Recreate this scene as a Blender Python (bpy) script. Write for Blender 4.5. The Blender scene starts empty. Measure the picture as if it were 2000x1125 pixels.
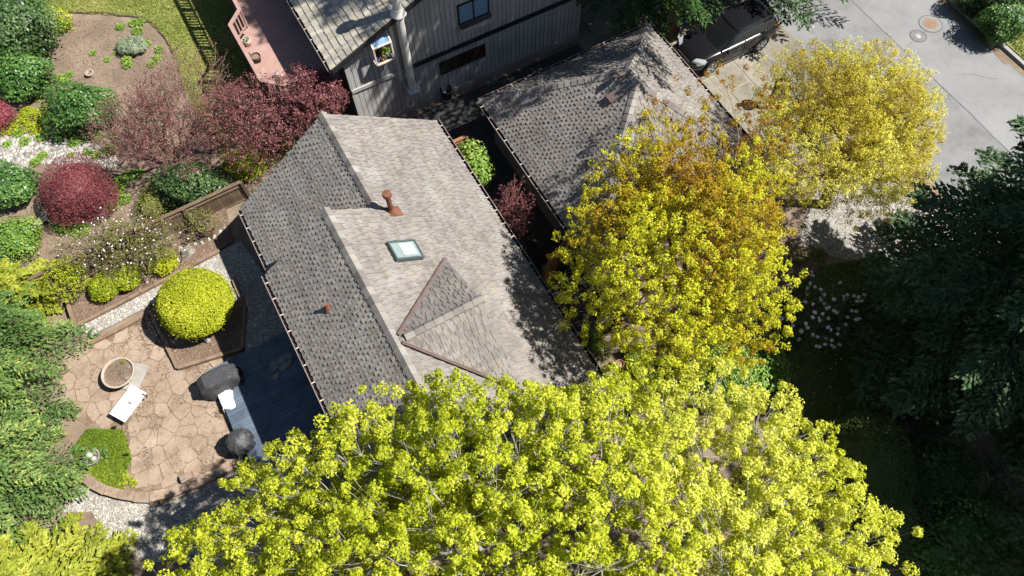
import bpy, math, random
import numpy as np
from mathutils import Vector, Matrix

# ------------------------------------------------------------------ camera, sky, sun, exposure
SC = bpy.context.scene
COL = SC.collection
CAM_H, TILT, ROLL, FOC, AZ = 25.0, 0.4394, -0.0127, 1411.1, -1.0685
fwd = np.array([0, math.sin(TILT), -math.cos(TILT)])
_up = np.array([0, math.cos(TILT), math.sin(TILT)]); _rt = np.array([1.0, 0, 0])
RT = math.cos(ROLL) * _rt + math.sin(ROLL) * _up
UP = math.cos(ROLL) * _up - math.sin(ROLL) * _rt
cam = bpy.data.cameras.new('camera'); cam_o = bpy.data.objects.new('camera', cam); COL.objects.link(cam_o)
cam.sensor_width = 36.0; cam.lens = FOC / 2000 * 36.0; cam.clip_end = 1000
m3 = Matrix(((RT[0], UP[0], -fwd[0]), (RT[1], UP[1], -fwd[1]), (RT[2], UP[2], -fwd[2])))
cam_o.matrix_world = Matrix.Translation((0, 0, CAM_H)) @ m3.to_4x4()
SC.camera = cam_o

SHX, SHY = -0.756, 0.02            # shadow shift per metre of height
elev = math.atan(1 / math.hypot(SHX, SHY)); to_sun = Vector((-SHX, -SHY, 1)).normalized()
world = bpy.data.worlds.new('World'); SC.world = world; world.use_nodes = True
wn = world.node_tree; bg = wn.nodes['Background']
sky = wn.nodes.new('ShaderNodeTexSky'); sky.sky_type = 'NISHITA'; sky.sun_disc = False
sky.sun_elevation = elev; sky.sun_rotation = math.atan2(to_sun.x, to_sun.y)
sky.altitude = 100; sky.air_density = 1.0; sky.dust_density = 0.6; sky.ozone_density = 1.5
wn.links.new(sky.outputs[0], bg.inputs[0]); bg.inputs[1].default_value = 0.05
sun = bpy.data.lights.new('sun', 'SUN'); sun.energy = 5.0; sun.angle = math.radians(0.53); sun.color = (1.0, 0.96, 0.89)
sun_o = bpy.data.objects.new('sun', sun); COL.objects.link(sun_o); sun_o.location = (30, 0, 40)
sun_o.rotation_euler = (-to_sun).to_track_quat('-Z', 'Y').to_euler()
SC.view_settings.view_transform = 'Standard'; SC.view_settings.look = 'None'
SC.view_settings.exposure = 1.3; SC.view_settings.gamma = 1.0; SC.view_settings.use_curve_mapping = False
SC.cycles.max_bounces = 6; SC.cycles.transparent_max_bounces = 8

# ------------------------------------------------------------------ coordinates
A2 = np.array([math.cos(AZ), math.sin(AZ)]); B2 = np.array([-A2[1], A2[0]])   # the houses' two plan axes
AX = np.array([A2[0], A2[1], 0]); BX = np.array([B2[0], B2[1], 0]); ZX = np.array([0, 0, 1.0])
def g(x, y, z=0.0):
    d = fwd + RT * (x - 1000) / FOC - UP * (y - 562.5) / FOC
    return np.array([0, 0, CAM_H]) + d * ((z - CAM_H) / d[2])
def W(s, o, z): return AX * s + BX * o + ZX * z
def so(p): return float(p[0] * A2[0] + p[1] * A2[1]), float(p[0] * B2[0] + p[1] * B2[1])
def px(p):
    d = np.asarray(p, float) - np.array([0, 0, CAM_H]); w = d @ fwd
    return 1000 + FOC * (d @ RT) / w, 562.5 - FOC * (d @ UP) / w
def on_s(x, y, s):                      # where the view ray of a pixel meets the upright plane s = const
    d = fwd + RT * (x - 1000) / FOC - UP * (y - 562.5) / FOC
    t = (s) / (d @ AX); p = np.array([0, 0, CAM_H]) + d * t
    return so(p)[1], float(p[2])
def unit(v): v = np.asarray(v, float); return v / np.linalg.norm(v)
rng = np.random.default_rng(7); random.seed(7)

# ------------------------------------------------------------------ materials
M = {}
def new_mat(name):
    m = bpy.data.materials.new(name); m.use_nodes = True
    nt = m.node_tree; b = nt.nodes['Principled BSDF']; M[name] = m
    return m, nt, b
def ramp(nt, cols, fac, inter='LINEAR'):
    r = nt.nodes.new('ShaderNodeValToRGB'); r.color_ramp.interpolation = inter
    e = r.color_ramp.elements
    while len(e) < len(cols): e.new(0.5)
    for i, c in enumerate(cols):
        e[i].position = c[3] if len(c) > 3 else i / (len(cols) - 1 if inter == 'LINEAR' else len(cols))
        e[i].color = (*c[:3], 1)
    if fac is not None: nt.links.new(fac, r.inputs[0])
    return r
def noise(nt, scale, detail=4, rough=.6, coord='Object', vec=None):
    n = nt.nodes.new('ShaderNodeTexNoise'); n.inputs['Scale'].default_value = scale
    n.inputs['Detail'].default_value = detail; n.inputs['Roughness'].default_value = rough
    if vec is None:
        tc = nt.nodes.new('ShaderNodeTexCoord'); vec = tc.outputs[coord]
    nt.links.new(vec, n.inputs['Vector']); return n
def mixc(nt, fac, a, b, mode='MIX'):
    n = nt.nodes.new('ShaderNodeMix'); n.data_type = 'RGBA'; n.blend_type = mode
    for s, v in ((n.inputs[0], fac), (n.inputs[6], a), (n.inputs[7], b)):
        if isinstance(v, (int, float)): s.default_value = v
        elif isinstance(v, tuple): s.default_value = (*v[:3], 1)
        else: nt.links.new(v, s)
    return n.outputs[2]
def bump(nt, b, h, strength=.4, dist=.02):
    n = nt.nodes.new('ShaderNodeBump'); n.inputs['Strength'].default_value = strength; n.inputs['Distance'].default_value = dist
    nt.links.new(h, n.inputs['Height']); nt.links.new(n.outputs[0], b.inputs['Normal'])
def surf(name, c1, c2, scale=6, rough=.85, fine=60, fine_amt=.35, bmp=.3, dist=.02, rnd=0.0, stretch=None, metallic=0, spec=.3, obj_rnd=0.0, stain=0.0, stain_scale=.8):
    """A weathered surface: two tones in broad patches, fine grain, relief, optional per-piece tone."""
    m, nt, b = new_mat(name)
    tc = nt.nodes.new('ShaderNodeTexCoord'); vec = tc.outputs['Object']
    if stretch:
        mp = nt.nodes.new('ShaderNodeMapping'); mp.inputs['Scale'].default_value = stretch
        nt.links.new(vec, mp.inputs[0]); vec = mp.outputs[0]
    n1 = noise(nt, scale, 5, .62, vec=vec); n2 = noise(nt, fine, 3, .7, vec=vec)
    r = ramp(nt, [(*c1, .32), (*c2, .68)], n1.outputs[0])
    f = ramp(nt, [(1 - fine_amt,) * 3 + (.25,), (1 + fine_amt,) * 3 + (.75,)], n2.outputs[0])
    col = mixc(nt, 1.0, r.outputs[0], f.outputs[0], 'MULTIPLY')
    if stain:
        ge = nt.nodes.new('ShaderNodeNewGeometry')
        n4 = noise(nt, stain_scale, 7, .68, vec=ge.outputs['Position']); n5 = noise(nt, stain_scale * 6, 4, .6, vec=ge.outputs['Position'])
        s4 = ramp(nt, [(1 - stain, 1 - stain * 1.05, 1 - stain * 1.15, .34), (1, 1, 1, .50), (1 + stain * .4,) * 3 + (.72,)], n4.outputs[0])
        s5 = ramp(nt, [(1 - stain * .8, 1 - stain * .9, 1 - stain, .30), (1, 1, 1, .42)], n5.outputs[0])
        col = mixc(nt, 1.0, mixc(nt, 1.0, col, s4.outputs[0], 'MULTIPLY'), s5.outputs[0], 'MULTIPLY')
    if obj_rnd:
        oi = nt.nodes.new('ShaderNodeObjectInfo')
        rr = ramp(nt, [(1 - obj_rnd,) * 3 + (0,), (1 + obj_rnd,) * 3 + (1,)], oi.outputs['Random'])
        col = mixc(nt, 1.0, col, rr.outputs[0], 'MULTIPLY')
    if rnd:
        at = nt.nodes.new('ShaderNodeAttribute'); at.attribute_name = 'rnd'
        rr = ramp(nt, [(1 - rnd,) * 3 + (0,), (1 + rnd,) * 3 + (1,)], at.outputs['Fac'])
        col = mixc(nt, 1.0, col, rr.outputs[0], 'MULTIPLY')
    nt.links.new(col, b.inputs['Base Color'])
    b.inputs['Roughness'].default_value = rough; b.inputs['Metallic'].default_value = metallic
    b.inputs['Specular IOR Level'].default_value = spec
    if bmp: bump(nt, b, n2.outputs[0], bmp, dist)
    return m
def leafmat(name, cols, trans=.3, rough=.55, spec=.25):
    m, nt, b = new_mat(name)
    at = nt.nodes.new('ShaderNodeAttribute'); at.attribute_name = 'rnd'
    r = ramp(nt, cols, at.outputs['Fac'])
    nt.links.new(r.outputs[0], b.inputs['Base Color']); b.inputs['Roughness'].default_value = rough
    b.inputs['Specular IOR Level'].default_value = spec
    t = nt.nodes.new('ShaderNodeBsdfTranslucent'); nt.links.new(r.outputs[0], t.inputs[0])
    mx = nt.nodes.new('ShaderNodeMixShader'); mx.inputs[0].default_value = trans
    nt.links.new(b.outputs[0], mx.inputs[1]); nt.links.new(t.outputs[0], mx.inputs[2])
    nt.links.new(mx.outputs[0], nt.nodes['Material Output'].inputs[0]); return m
def pieces(name, cols, rough=.9, grain=120, src='both', amt=.25, stretch=None, spec=.2):
    """Pieces such as shingles: each takes its own tone from a palette."""
    for kind in ('one', 'mass'):
        m, nt, b = new_mat(name + '_' + kind)
        if kind == 'one':
            s = nt.nodes.new('ShaderNodeObjectInfo').outputs['Random']
        else:
            a = nt.nodes.new('ShaderNodeAttribute'); a.attribute_name = 'rnd'; s = a.outputs['Fac']
        r = ramp(nt, cols, s, 'CONSTANT')
        tc = nt.nodes.new('ShaderNodeTexCoord'); ge = nt.nodes.new('ShaderNodeNewGeometry'); vec = ge.outputs['Position']
        n = noise(nt, grain, 2, .8, vec=vec); n3 = noise(nt, 1.3, 3, .6, vec=vec)
        f = ramp(nt, [(1 - amt,) * 3 + (.3,), (1 + amt,) * 3 + (.7,)], n.outputs[0])
        f3 = ramp(nt, [(.84,) * 3 + (.3,), (1.14,) * 3 + (.7,)], n3.outputs[0]); n6 = noise(nt, .35, 6, .7, vec=vec); f6 = ramp(nt, [(.88, .89, .90, .3), (1.1, 1.1, 1.09, .7)], n6.outputs[0])
        col = mixc(nt, 1.0, mixc(nt, 1.0, r.outputs[0], f.outputs[0], 'MULTIPLY'), f3.outputs[0], 'MULTIPLY'); col = mixc(nt, 1.0, col, f6.outputs[0], 'MULTIPLY')
        nt.links.new(col, b.inputs['Base Color']); b.inputs['Roughness'].default_value = rough
        b.inputs['Specular IOR Level'].default_value = spec
        bump(nt, b, n.outputs[0], .25, .01)

surf('soil', (.112, .082, .058), (.200, .150, .110), .55, fine=22, fine_amt=.38, bmp=.6, dist=.04, stain=0.18, stain_scale=0.5)
surf('bark_mulch', (.085, .055, .038), (.150, .102, .074), 1.2, fine=40, fine_amt=.5, bmp=.7, dist=.03)
surf('lawn', (.088, .140, .020), (.215, .225, .070), .7, fine=28, fine_amt=.4, bmp=.7, dist=.04, stain=0.22, stain_scale=0.6)
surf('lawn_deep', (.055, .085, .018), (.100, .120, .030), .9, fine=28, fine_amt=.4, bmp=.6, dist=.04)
surf('asphalt', (.142, .142, .146), (.176, .175, .175), .35, fine=55, fine_amt=.16, bmp=.25, dist=.01, stain=0.14, stain_scale=0.45)
surf('old_asphalt', (.124, .124, .128), (.152, .150, .150), .5, fine=55, fine_amt=.2, bmp=.25, dist=.01, stain=0.2, stain_scale=0.5)
surf('concrete', (.20, .19, .17), (.27, .255, .23), 1.2, fine=40, fine_amt=.2, bmp=.2, stain=0.2, stain_scale=1.0)
surf('aggregate', (.125, .112, .088), (.180, .165, .132), .9, fine=38, fine_amt=.45, bmp=.4, obj_rnd=.14, stain=0.22, stain_scale=0.9)
surf('joint_wood', (.30, .26, .20), (.24, .21, .17), 4)
surf('gravel_bed', (.16, .152, .140), (.25, .24, .22), 1.0, fine=26, fine_amt=.55, bmp=.8, dist=.04)
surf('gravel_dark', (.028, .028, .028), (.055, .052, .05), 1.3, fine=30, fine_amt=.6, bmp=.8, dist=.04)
surf('flagstone', (.195, .143, .102), (.258, .198, .150), 1.1, fine=17, fine_amt=.22, bmp=.3, obj_rnd=.07, stain=0.26, stain_scale=1.6)
surf('joint_dirt', (.115, .078, .050), (.200, .146, .104), 2.2, fine=30, fine_amt=.5, bmp=.6)
surf('timber', (.135, .090, .058), (.190, .135, .095), 3, fine=50, fine_amt=.3, stretch=(1, 1, 1), stain=0.25, stain_scale=2.0)
surf('fence_wood', (.075, .050, .032), (.125, .088, .058), 3, fine=30, fine_amt=.4, obj_rnd=.22)
surf('cedar_wood', (.150, .072, .032), (.215, .115, .058), 3, fine=30, fine_amt=.35, obj_rnd=.15)
surf('deck_stain', (.042, .058, .082), (.080, .104, .135), 1.6, rough=.55, fine=40, fine_amt=.22, bmp=.15, rnd=.14, stain=0.18, stain_scale=1.2)
surf('pink_stain', (.240, .148, .126), (.285, .185, .160), 2.0, rough=.7, fine=40, fine_amt=.12, bmp=.15, rnd=.07, stain=0.1, stain_scale=1.0)
surf('siding', (.27, .262, .255), (.335, .325, .315), .8, fine=30, fine_amt=.14, bmp=.15, obj_rnd=.07, stain=0.14, stain_scale=0.6)
surf('siding_back', (.018, .017, .016), (.026, .025, .024), 2)
surf('wall_paint', (.155, .135, .115), (.185, .165, .140), 1.0, fine=30, fine_amt=.1, bmp=.1)
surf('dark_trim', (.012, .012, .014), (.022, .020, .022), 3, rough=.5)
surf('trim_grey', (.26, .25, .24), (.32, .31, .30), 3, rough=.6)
surf('gutter_paint', (.026, .018, .018), (.038, .026, .026), 3, rough=.4)
surf('gutter_lip', (.16, .13, .12), (.20, .165, .155), 3, rough=.4)
surf('white_paint', (.36, .375, .38), (.43, .445, .45), 2, rough=.5, fine=30, fine_amt=.05, bmp=.05, stain=0.1, stain_scale=2.5)
surf('pipe_paint', (.40, .385, .36), (.47, .455, .43), 1.5, rough=.55, fine=20, fine_amt=.06, bmp=.05, stain=0.12, stain_scale=1.0)
surf('rust', (.095, .035, .020), (.15, .060, .032), 5, fine=50, fine_amt=.3, rough=.75)
surf('flashing_brown', (.085, .062, .056), (.115, .086, .078), 3, rough=.45)
surf('black_paint', (.008, .008, .009), (.014, .014, .016), 3, rough=.5)
surf('cover_cloth', (.028, .029, .032), (.048, .050, .054), 3, rough=.55, fine=14, fine_amt=.18, bmp=.35, dist=.03, stain=0.15, stain_scale=2.0)
surf('white_cloth', (.60, .57, .57), (.72, .70, .70), 4, rough=.8, fine=15, fine_amt=.08)
surf('bowl_stone', (.24, .19, .15), (.33, .27, .225), 3, fine=40, fine_amt=.2)
surf('rock', (.11, .10, .085), (.24, .22, .20), 5, fine=40, fine_amt=.35, bmp=.5)
surf('block_stone', (.15, .105, .075), (.235, .175, .13), 2.5, fine=25, fine_amt=.35, bmp=.4, obj_rnd=.18, stain=0.3, stain_scale=2.5)
surf('terracotta', (.22, .085, .045), (.28, .115, .07), 4)
surf('bark_grey', (.17, .165, .145), (.28, .27, .245), 5, fine=40, fine_amt=.3, bmp=.5)
surf('bark_brown', (.050, .034, .024), (.085, .060, .042), 4, fine=40, fine_amt=.4, bmp=.5)
surf('twig_brown', (.10, .065, .045), (.145, .10, .072), 4)
surf('twig_red', (.11, .045, .040), (.16, .075, .06), 4)
surf('iron_rust', (.16, .095, .06), (.22, .15, .105), 12, fine=60, fine_amt=.4)
surf('iron_grey', (.10, .098, .10), (.15, .145, .145), 6, fine=60, fine_amt=.3)
surf('crack_seal', (.055, .055, .06), (.085, .085, .09), 6)
surf('concrete_pale', (.23, .23, .20), (.31, .29, .26), 2, fine=40, fine_amt=.2)
surf('kerb_stone', (.19, .185, .18), (.25, .245, .235), 1.5, fine=40, fine_amt=.2, stain=0.25, stain_scale=1.2)
pieces('shingle', [(.142, .126, .114), (.167, .151, .139), (.178, .157, .136), (.150, .141, .135), (.174, .159, .148), (.136, .120, .111), (.176, .166, .156), (.158, .143, .132)])
pieces('shake', [(.235, .215, .175), (.275, .250, .205), (.205, .190, .165), (.300, .275, .230), (.255, .225, .180), (.225, .212, .190)], grain=40)
pieces('stone_chip', [(.21, .195, .175), (.30, .285, .265), (.14, .128, .118), (.25, .23, .20), (.36, .345, .325), (.18, .155, .132)], grain=30)
pieces('cap_shingle', [(.165, .150, .136), (.205, .188, .168), (.135, .118, .110), (.185, .168, .152), (.225, .208, .190), (.150, .135, .128)])
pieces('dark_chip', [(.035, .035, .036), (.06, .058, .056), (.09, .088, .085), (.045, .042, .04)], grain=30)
pieces('gravel_chip', [(.24, .22, .19), (.36, .34, .31), (.15, .14, .125), (.29, .26, .22), (.44, .42, .39), (.20, .17, .14)], grain=30)
leafmat('maple_leaf', [(.32, .37, .020, 0), (.47, .515, .032, .45), (.58, .60, .065, .8), (.66, .66, .14, 1)], .52, .7, .12)
leafmat('orange_leaf', [(.29, .15, .018, 0), (.38, .245, .020, .3), (.43, .36, .024, .55), (.47, .46, .026, .8), (.55, .56, .04, 1)], .46, .7, .12)
leafmat('yellow_leaf', [(.40, .32, .05, 0), (.55, .49, .06, .35), (.65, .61, .09, .7), (.74, .72, .18, 1)], .52, .7, .12)
leafmat('topiary_leaf', [(.20, .235, .012, 0), (.34, .37, .020, .5), (.48, .48, .045, 1)], .35, .7, .12)
leafmat('lime_leaf', [(.13, .18, .008, 0), (.24, .29, .012, .5), (.36, .37, .02, 1)], .25)
leafmat('fresh_leaf', [(.075, .150, .020, 0), (.155, .25, .035, .5), (.27, .34, .08, 1)], .25)
leafmat('rhodo_leaf', [(.022, .062, .012, 0), (.055, .125, .024, .5), (.125, .215, .060, 1)], .12, .4)
leafmat('dark_leaf', [(.022, .048, .014, 0), (.044, .084, .025, .6), (.10, .15, .055, 1)], .12, .4)
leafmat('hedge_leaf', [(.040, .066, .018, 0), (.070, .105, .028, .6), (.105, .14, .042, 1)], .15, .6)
leafmat('olive_leaf', [(.060, .068, .014, 0), (.125, .135, .028, .5), (.22, .22, .06, 1)], .25)
leafmat('sage_leaf', [(.13, .17, .10, 0), (.22, .27, .17, .5), (.33, .37, .27, 1)], .2)
leafmat('purple_leaf', [(.085, .025, .034, 0), (.165, .052, .060, .45), (.25, .095, .098, .8), (.32, .17, .15, 1)], .3)
leafmat('barberry_leaf', [(.10, .024, .030, 0), (.19, .050, .056, .5), (.29, .11, .10, 1)], .3)
leafmat('azalea_leaf', [(.16, .030, .040, 0), (.26, .07, .08, 1)], .25)
leafmat('red_bud', [(.10, .025, .03, 0), (.23, .085, .09, 1)], .25)
leafmat('white_petal', [(.62, .55, .62, 0), (.75, .70, .74, .6), (.82, .80, .82, 1)], .3)
leafmat('cream_petal', [(.34, .35, .26, 0), (.52, .52, .46, 1)], .2)
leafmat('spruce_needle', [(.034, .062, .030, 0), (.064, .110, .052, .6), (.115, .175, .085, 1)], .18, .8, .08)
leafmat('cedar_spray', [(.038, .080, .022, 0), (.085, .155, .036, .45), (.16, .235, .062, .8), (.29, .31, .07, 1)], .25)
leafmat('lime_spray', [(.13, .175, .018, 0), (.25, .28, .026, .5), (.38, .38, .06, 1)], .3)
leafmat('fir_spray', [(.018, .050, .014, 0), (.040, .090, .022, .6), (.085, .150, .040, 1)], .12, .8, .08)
leafmat('grass_blade', [(.105, .145, .018, 0), (.21, .225, .040, .5), (.36, .32, .12, 1)], .25)
leafmat('cover_leaf', [(.075, .130, .012, 0), (.15, .22, .02, .5), (.27, .30, .03, 1)], .25)
leafmat('mulch_chip', [(.070, .046, .031, 0), (.13, .092, .064, .6), (.22, .165, .122, 1)], .0, .9)
m_, nt_, b_ = new_mat('car_paint'); b_.inputs['Base Color'].default_value = (.006, .006, .008, 1); b_.inputs['Roughness'].default_value = .28
b_.inputs['Coat Weight'].default_value = .35; b_.inputs['Coat Roughness'].default_value = .18
_n = noise(nt_, 30, 3); b_.inputs['Specular IOR Level'].default_value = .25; _r = ramp(nt_, [(.24,) * 3 + (.3,), (.34,) * 3 + (.7,)], _n.outputs[0]); nt_.links.new(_r.outputs[0], b_.inputs['Roughness'])
def gloss(name, c, rough, metal=0, spec=.5, coat=0):
    m, nt, b = new_mat(name); n = noise(nt, 9, 3)
    r = ramp(nt, [tuple(x * .85 for x in c) + (.3,), tuple(min(1, x * 1.12) for x in c) + (.7,)], n.outputs[0])
    nt.links.new(r.outputs[0], b.inputs['Base Color']); b.inputs['Roughness'].default_value = rough
    b.inputs['Metallic'].default_value = metal; b.inputs['Specular IOR Level'].default_value = spec; b.inputs['Coat Weight'].default_value = coat
gloss('dark_glass', (.008, .009, .010), .06, 0, .6, .3); gloss('rubber', (.012, .012, .012), .8)
gloss('alloy', (.55, .55, .56), .28, .9); gloss('chrome', (.6, .6, .62), .12, 1); gloss('lamp_clear', (.28, .32, .33), .12, 0, .6, .6)
gloss('lamp_red', (.22, .012, .012), .15, 0, .5, .5); gloss('window_blue', (.16, .25, .36), .12, 0, .6, .4)
gloss('skylight_glass', (.17, .215, .21), .12, 0, .4, .2); gloss('skylight_frame', (.055, .075, .080), .4)
gloss('brown_glass', (.030, .018, .014), .12, 0, .6, .3); gloss('plastic_black', (.01, .01, .011), .45)
gloss('pot_blue', (.05, .12, .30), .3); gloss('blind_white', (.33, .345, .35), .6)
gloss('skin', (.42, .25, .18), .55); gloss('jacket', (.025, .028, .035), .8); gloss('denim', (.04, .05, .08), .85); gloss('hair', (.02, .014, .01), .6)
gloss('planter_white', (.50, .42, .36), .6)

# ------------------------------------------------------------------ mesh helpers
def tag(o, label=None, cat=None, group=None, kind=None):
    if label: o['label'] = label
    if cat: o['category'] = cat
    if group: o['group'] = group
    if kind: o['kind'] = kind
    return o
def thing(name, label, cat, loc=(0, 0, 0), group=None):
    o = bpy.data.objects.new(name, None); o.empty_display_size = .3; COL.objects.link(o); o.location = [float(v) for v in loc]
    return tag(o, label, cat, group)
def rootloc(o):
    v = np.zeros(3)
    while o is not None:
        v += np.array(o.location); o = o.parent
    return v
def link(o, parent=None):
    COL.objects.link(o)
    if parent is not None: o.parent = parent
    return o
def fast(name, V, F, mat, parent=None, rnd=None, smooth=False, loc=None):
    """V (n,3) in world coordinates, F (m,k) all of one size. The object's origin is its parent's, or loc."""
    V = np.asarray(V, np.float64); F = np.asarray(F, np.int32)
    off = rootloc(parent) if parent is not None else np.zeros(3)
    if loc is not None: off = off + np.asarray(loc, float) if parent is None else off
    me = bpy.data.meshes.new(name); k = F.shape[1]
    me.vertices.add(len(V)); me.vertices.foreach_set('co', (V - off).astype(np.float32).ravel())
    me.loops.add(F.size); me.loops.foreach_set('vertex_index', F.ravel())
    me.polygons.add(len(F)); me.polygons.foreach_set('loop_start', np.arange(0, F.size, k, dtype=np.int32))
    if rnd is not None:
        at = me.attributes.new('rnd', 'FLOAT', 'FACE'); at.data.foreach_set('value', np.asarray(rnd, np.float32))
    me.polygons.foreach_set('use_smooth', np.full(len(F), bool(smooth)))
    me.update(calc_edges=True); me.materials.append(M[mat])
    o = bpy.data.objects.new(name, me); link(o, parent)
    if parent is None and loc is not None: o.location = [float(v) for v in loc]
    return o
class MB:
    def __init__(s): s.v = []; s.f = []; s.r = []
    def add(s, vs, fs, rnd=None):
        n = len(s.v); s.v += [tuple(map(float, v)) for v in vs]; s.f += [tuple(n + i for i in f) for f in fs]
        s.r += [random.random() if rnd is None else rnd] * len(fs); return s
    def box(s, c, hx, hy, hz, rnd=None):
        """centre and three half-extent vectors"""
        c, hx, hy, hz = (np.asarray(q, float) for q in (c, hx, hy, hz))
        vs = [c + a * hx + b * hy + d * hz for d in (-1, 1) for b in (-1, 1) for a in (-1, 1)]
        return s.add(vs, [(0, 2, 3, 1), (4, 5, 7, 6), (0, 1, 5, 4), (2, 6, 7, 3), (0, 4, 6, 2), (1, 3, 7, 5)], rnd)
    def sob(s, s0, s1, o0, o1, z0, z1, rnd=None):
        return s.box(W((s0 + s1) / 2, (o0 + o1) / 2, (z0 + z1) / 2), AX * abs(s1 - s0) / 2, BX * abs(o1 - o0) / 2, ZX * abs(z1 - z0) / 2, rnd)
    def prism(s, poly, up, rnd=None, bottom=True):
        """closed polygon of 3D points, extruded by the vector up"""
        p = [np.asarray(q, float) for q in poly]; n = len(p); up = np.asarray(up, float)
        vs = p + [q + up for q in p]
        fs = [tuple(range(n, 2 * n))] + ([tuple(range(n - 1, -1, -1))] if bottom else [])
        fs += [(i, (i + 1) % n, n + (i + 1) % n, n + i) for i in range(n)]
        return s.add(vs, fs, rnd)
    def tube(s, pts, rad, n=8, cap=True, rnd=None):
        pts = [np.asarray(p, float) for p in pts]; rad = [rad] * len(pts) if np.isscalar(rad) else list(rad)
        vs = []; fs = []
        for i, p in enumerate(pts):
            d = unit(pts[min(i + 1, len(pts) - 1)] - pts[max(i - 1, 0)])
            u = unit(np.cross(d, (0, 0, 1) if abs(d[2]) < .9 else (1, 0, 0))); w = np.cross(d, u)
            vs += [p + rad[i] * (u * math.cos(2 * math.pi * k / n) + w * math.sin(2 * math.pi * k / n)) for k in range(n)]
        for i in range(len(pts) - 1):
            fs += [(i * n + k, i * n + (k + 1) % n, (i + 1) * n + (k + 1) % n, (i + 1) * n + k) for k in range(n)]
        if cap: fs += [tuple(range(n - 1, -1, -1)), tuple(range((len(pts) - 1) * n, len(pts) * n))]
        return s.add(vs, fs, rnd)
    def lathe(s, c, prof, n=24, rnd=None, wob=None):
        c = np.asarray(c, float); vs = []; fs = []
        for i, (r, z) in enumerate(prof):
            for k in range(n):
                a = 2 * math.pi * k / n; q = r * (1 if wob is None else wob(a, i))
                vs.append(c + np.array([q * math.cos(a), q * math.sin(a), z]))
        for i in range(len(prof) - 1):
            fs += [(i * n + k, i * n + (k + 1) % n, (i + 1) * n + (k + 1) % n, (i + 1) * n + k) for k in range(n)]
        return s.add(vs, fs, rnd)
    def build(s, name, mat, parent=None, smooth=False, loc=None, kind=None, rnd=False):
        off = rootloc(parent) if parent is not None else (np.zeros(3) if loc is None else np.asarray(loc, float))
        me = bpy.data.meshes.new(name); me.from_pydata([tuple(np.asarray(v) - off) for v in s.v], [], s.f)
        if rnd:
            at = me.attributes.new('rnd', 'FLOAT', 'FACE'); at.data.foreach_set('value', s.r)
        if smooth: me.polygons.foreach_set('use_smooth', [True] * len(me.polygons))
        me.update(); me.materials.append(M[mat]); o = link(bpy.data.objects.new(name, me), parent)
        if parent is None and loc is not None: o.location = [float(v) for v in loc]
        if kind: o['kind'] = kind
        return o
def inpoly(P, poly):
    P = np.asarray(P); poly = np.asarray(poly)[:, :2]; ins = np.zeros(len(P), bool); j = len(poly) - 1
    for i in range(len(poly)):
        xi, yi = poly[i]; xj, yj = poly[j]
        c = ((yi > P[:, 1]) != (yj > P[:, 1])) & (P[:, 0] < (xj - xi) * (P[:, 1] - yi) / (yj - yi + 1e-12) + xi)
        ins ^= c; j = i
    return ins
def in_poly_pts(poly, n):
    poly = np.asarray(poly)[:, :2]; lo, hi = poly.min(0), poly.max(0); out = []
    tot = 0
    while tot < n:
        q = rng.uniform(lo, hi, (n * 2, 2)); q = q[inpoly(q, poly)]; out.append(q); tot += len(q)
    return np.concatenate(out)[:n]
def gp(pxs, z=0.0): return [g(x, y, z) for x, y in pxs]
def sheet(name, poly, z, mat, thick=.12, parent=None, kind='structure'):
    b = MB(); b.prism([(p[0], p[1], z - thick) for p in poly], (0, 0, thick)); o = b.build(name, mat, parent)
    if parent is None: o['kind'] = kind
    return o
def rand_dirs(n):
    v = rng.normal(size=(n, 3)); return v / np.linalg.norm(v, axis=1, keepdims=True)
def quads(C, axis, nrm, L, Wd):
    """diamond leaves: centres, long axis, normal, length, width"""
    w = np.cross(nrm, axis); w /= np.linalg.norm(w, axis=1, keepdims=True) + 1e-9
    L = np.asarray(L)[:, None]; Wd = np.asarray(Wd)[:, None]
    V = np.stack([C - axis * L / 2, C + w * Wd / 2 + axis * L * .08, C + axis * L / 2, C - w * Wd / 2 + axis * L * .08], 1).reshape(-1, 3)
    return V, np.arange(len(V), dtype=np.int32).reshape(-1, 4)
def leaves(C, out, L, jit=1.0, ratio=.6, tri=False):
    n = len(C); N = out + rand_dirs(n) * jit; N /= np.linalg.norm(N, axis=1, keepdims=True) + 1e-9
    ax = np.cross(N, rand_dirs(n)); ax /= np.linalg.norm(ax, axis=1, keepdims=True) + 1e-9
    l = L * rng.uniform(.65, 1.3, n)
    if tri:
        w = np.cross(N, ax); l = l[:, None]
        V = np.stack([C - ax * l * .5, C + ax * l * .35 + w * l * .5, C + ax * l * .35 - w * l * .5], 1).reshape(-1, 3)
        return V, np.arange(len(V), dtype=np.int32).reshape(-1, 3)
    return quads(C, ax, N, l, l * ratio)
def tris(C, axis, nrm, L, Wd):
    w = np.cross(nrm, axis); w /= np.linalg.norm(w, axis=1, keepdims=True) + 1e-9
    L = np.asarray(L)[:, None]; Wd = np.asarray(Wd)[:, None]
    V = np.stack([C - axis * L * .5 + w * Wd * .7, C + axis * L * .55, C - axis * L * .5 - w * Wd * .7], 1).reshape(-1, 3)
    return V, np.arange(len(V), dtype=np.int32).reshape(-1, 3)
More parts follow.
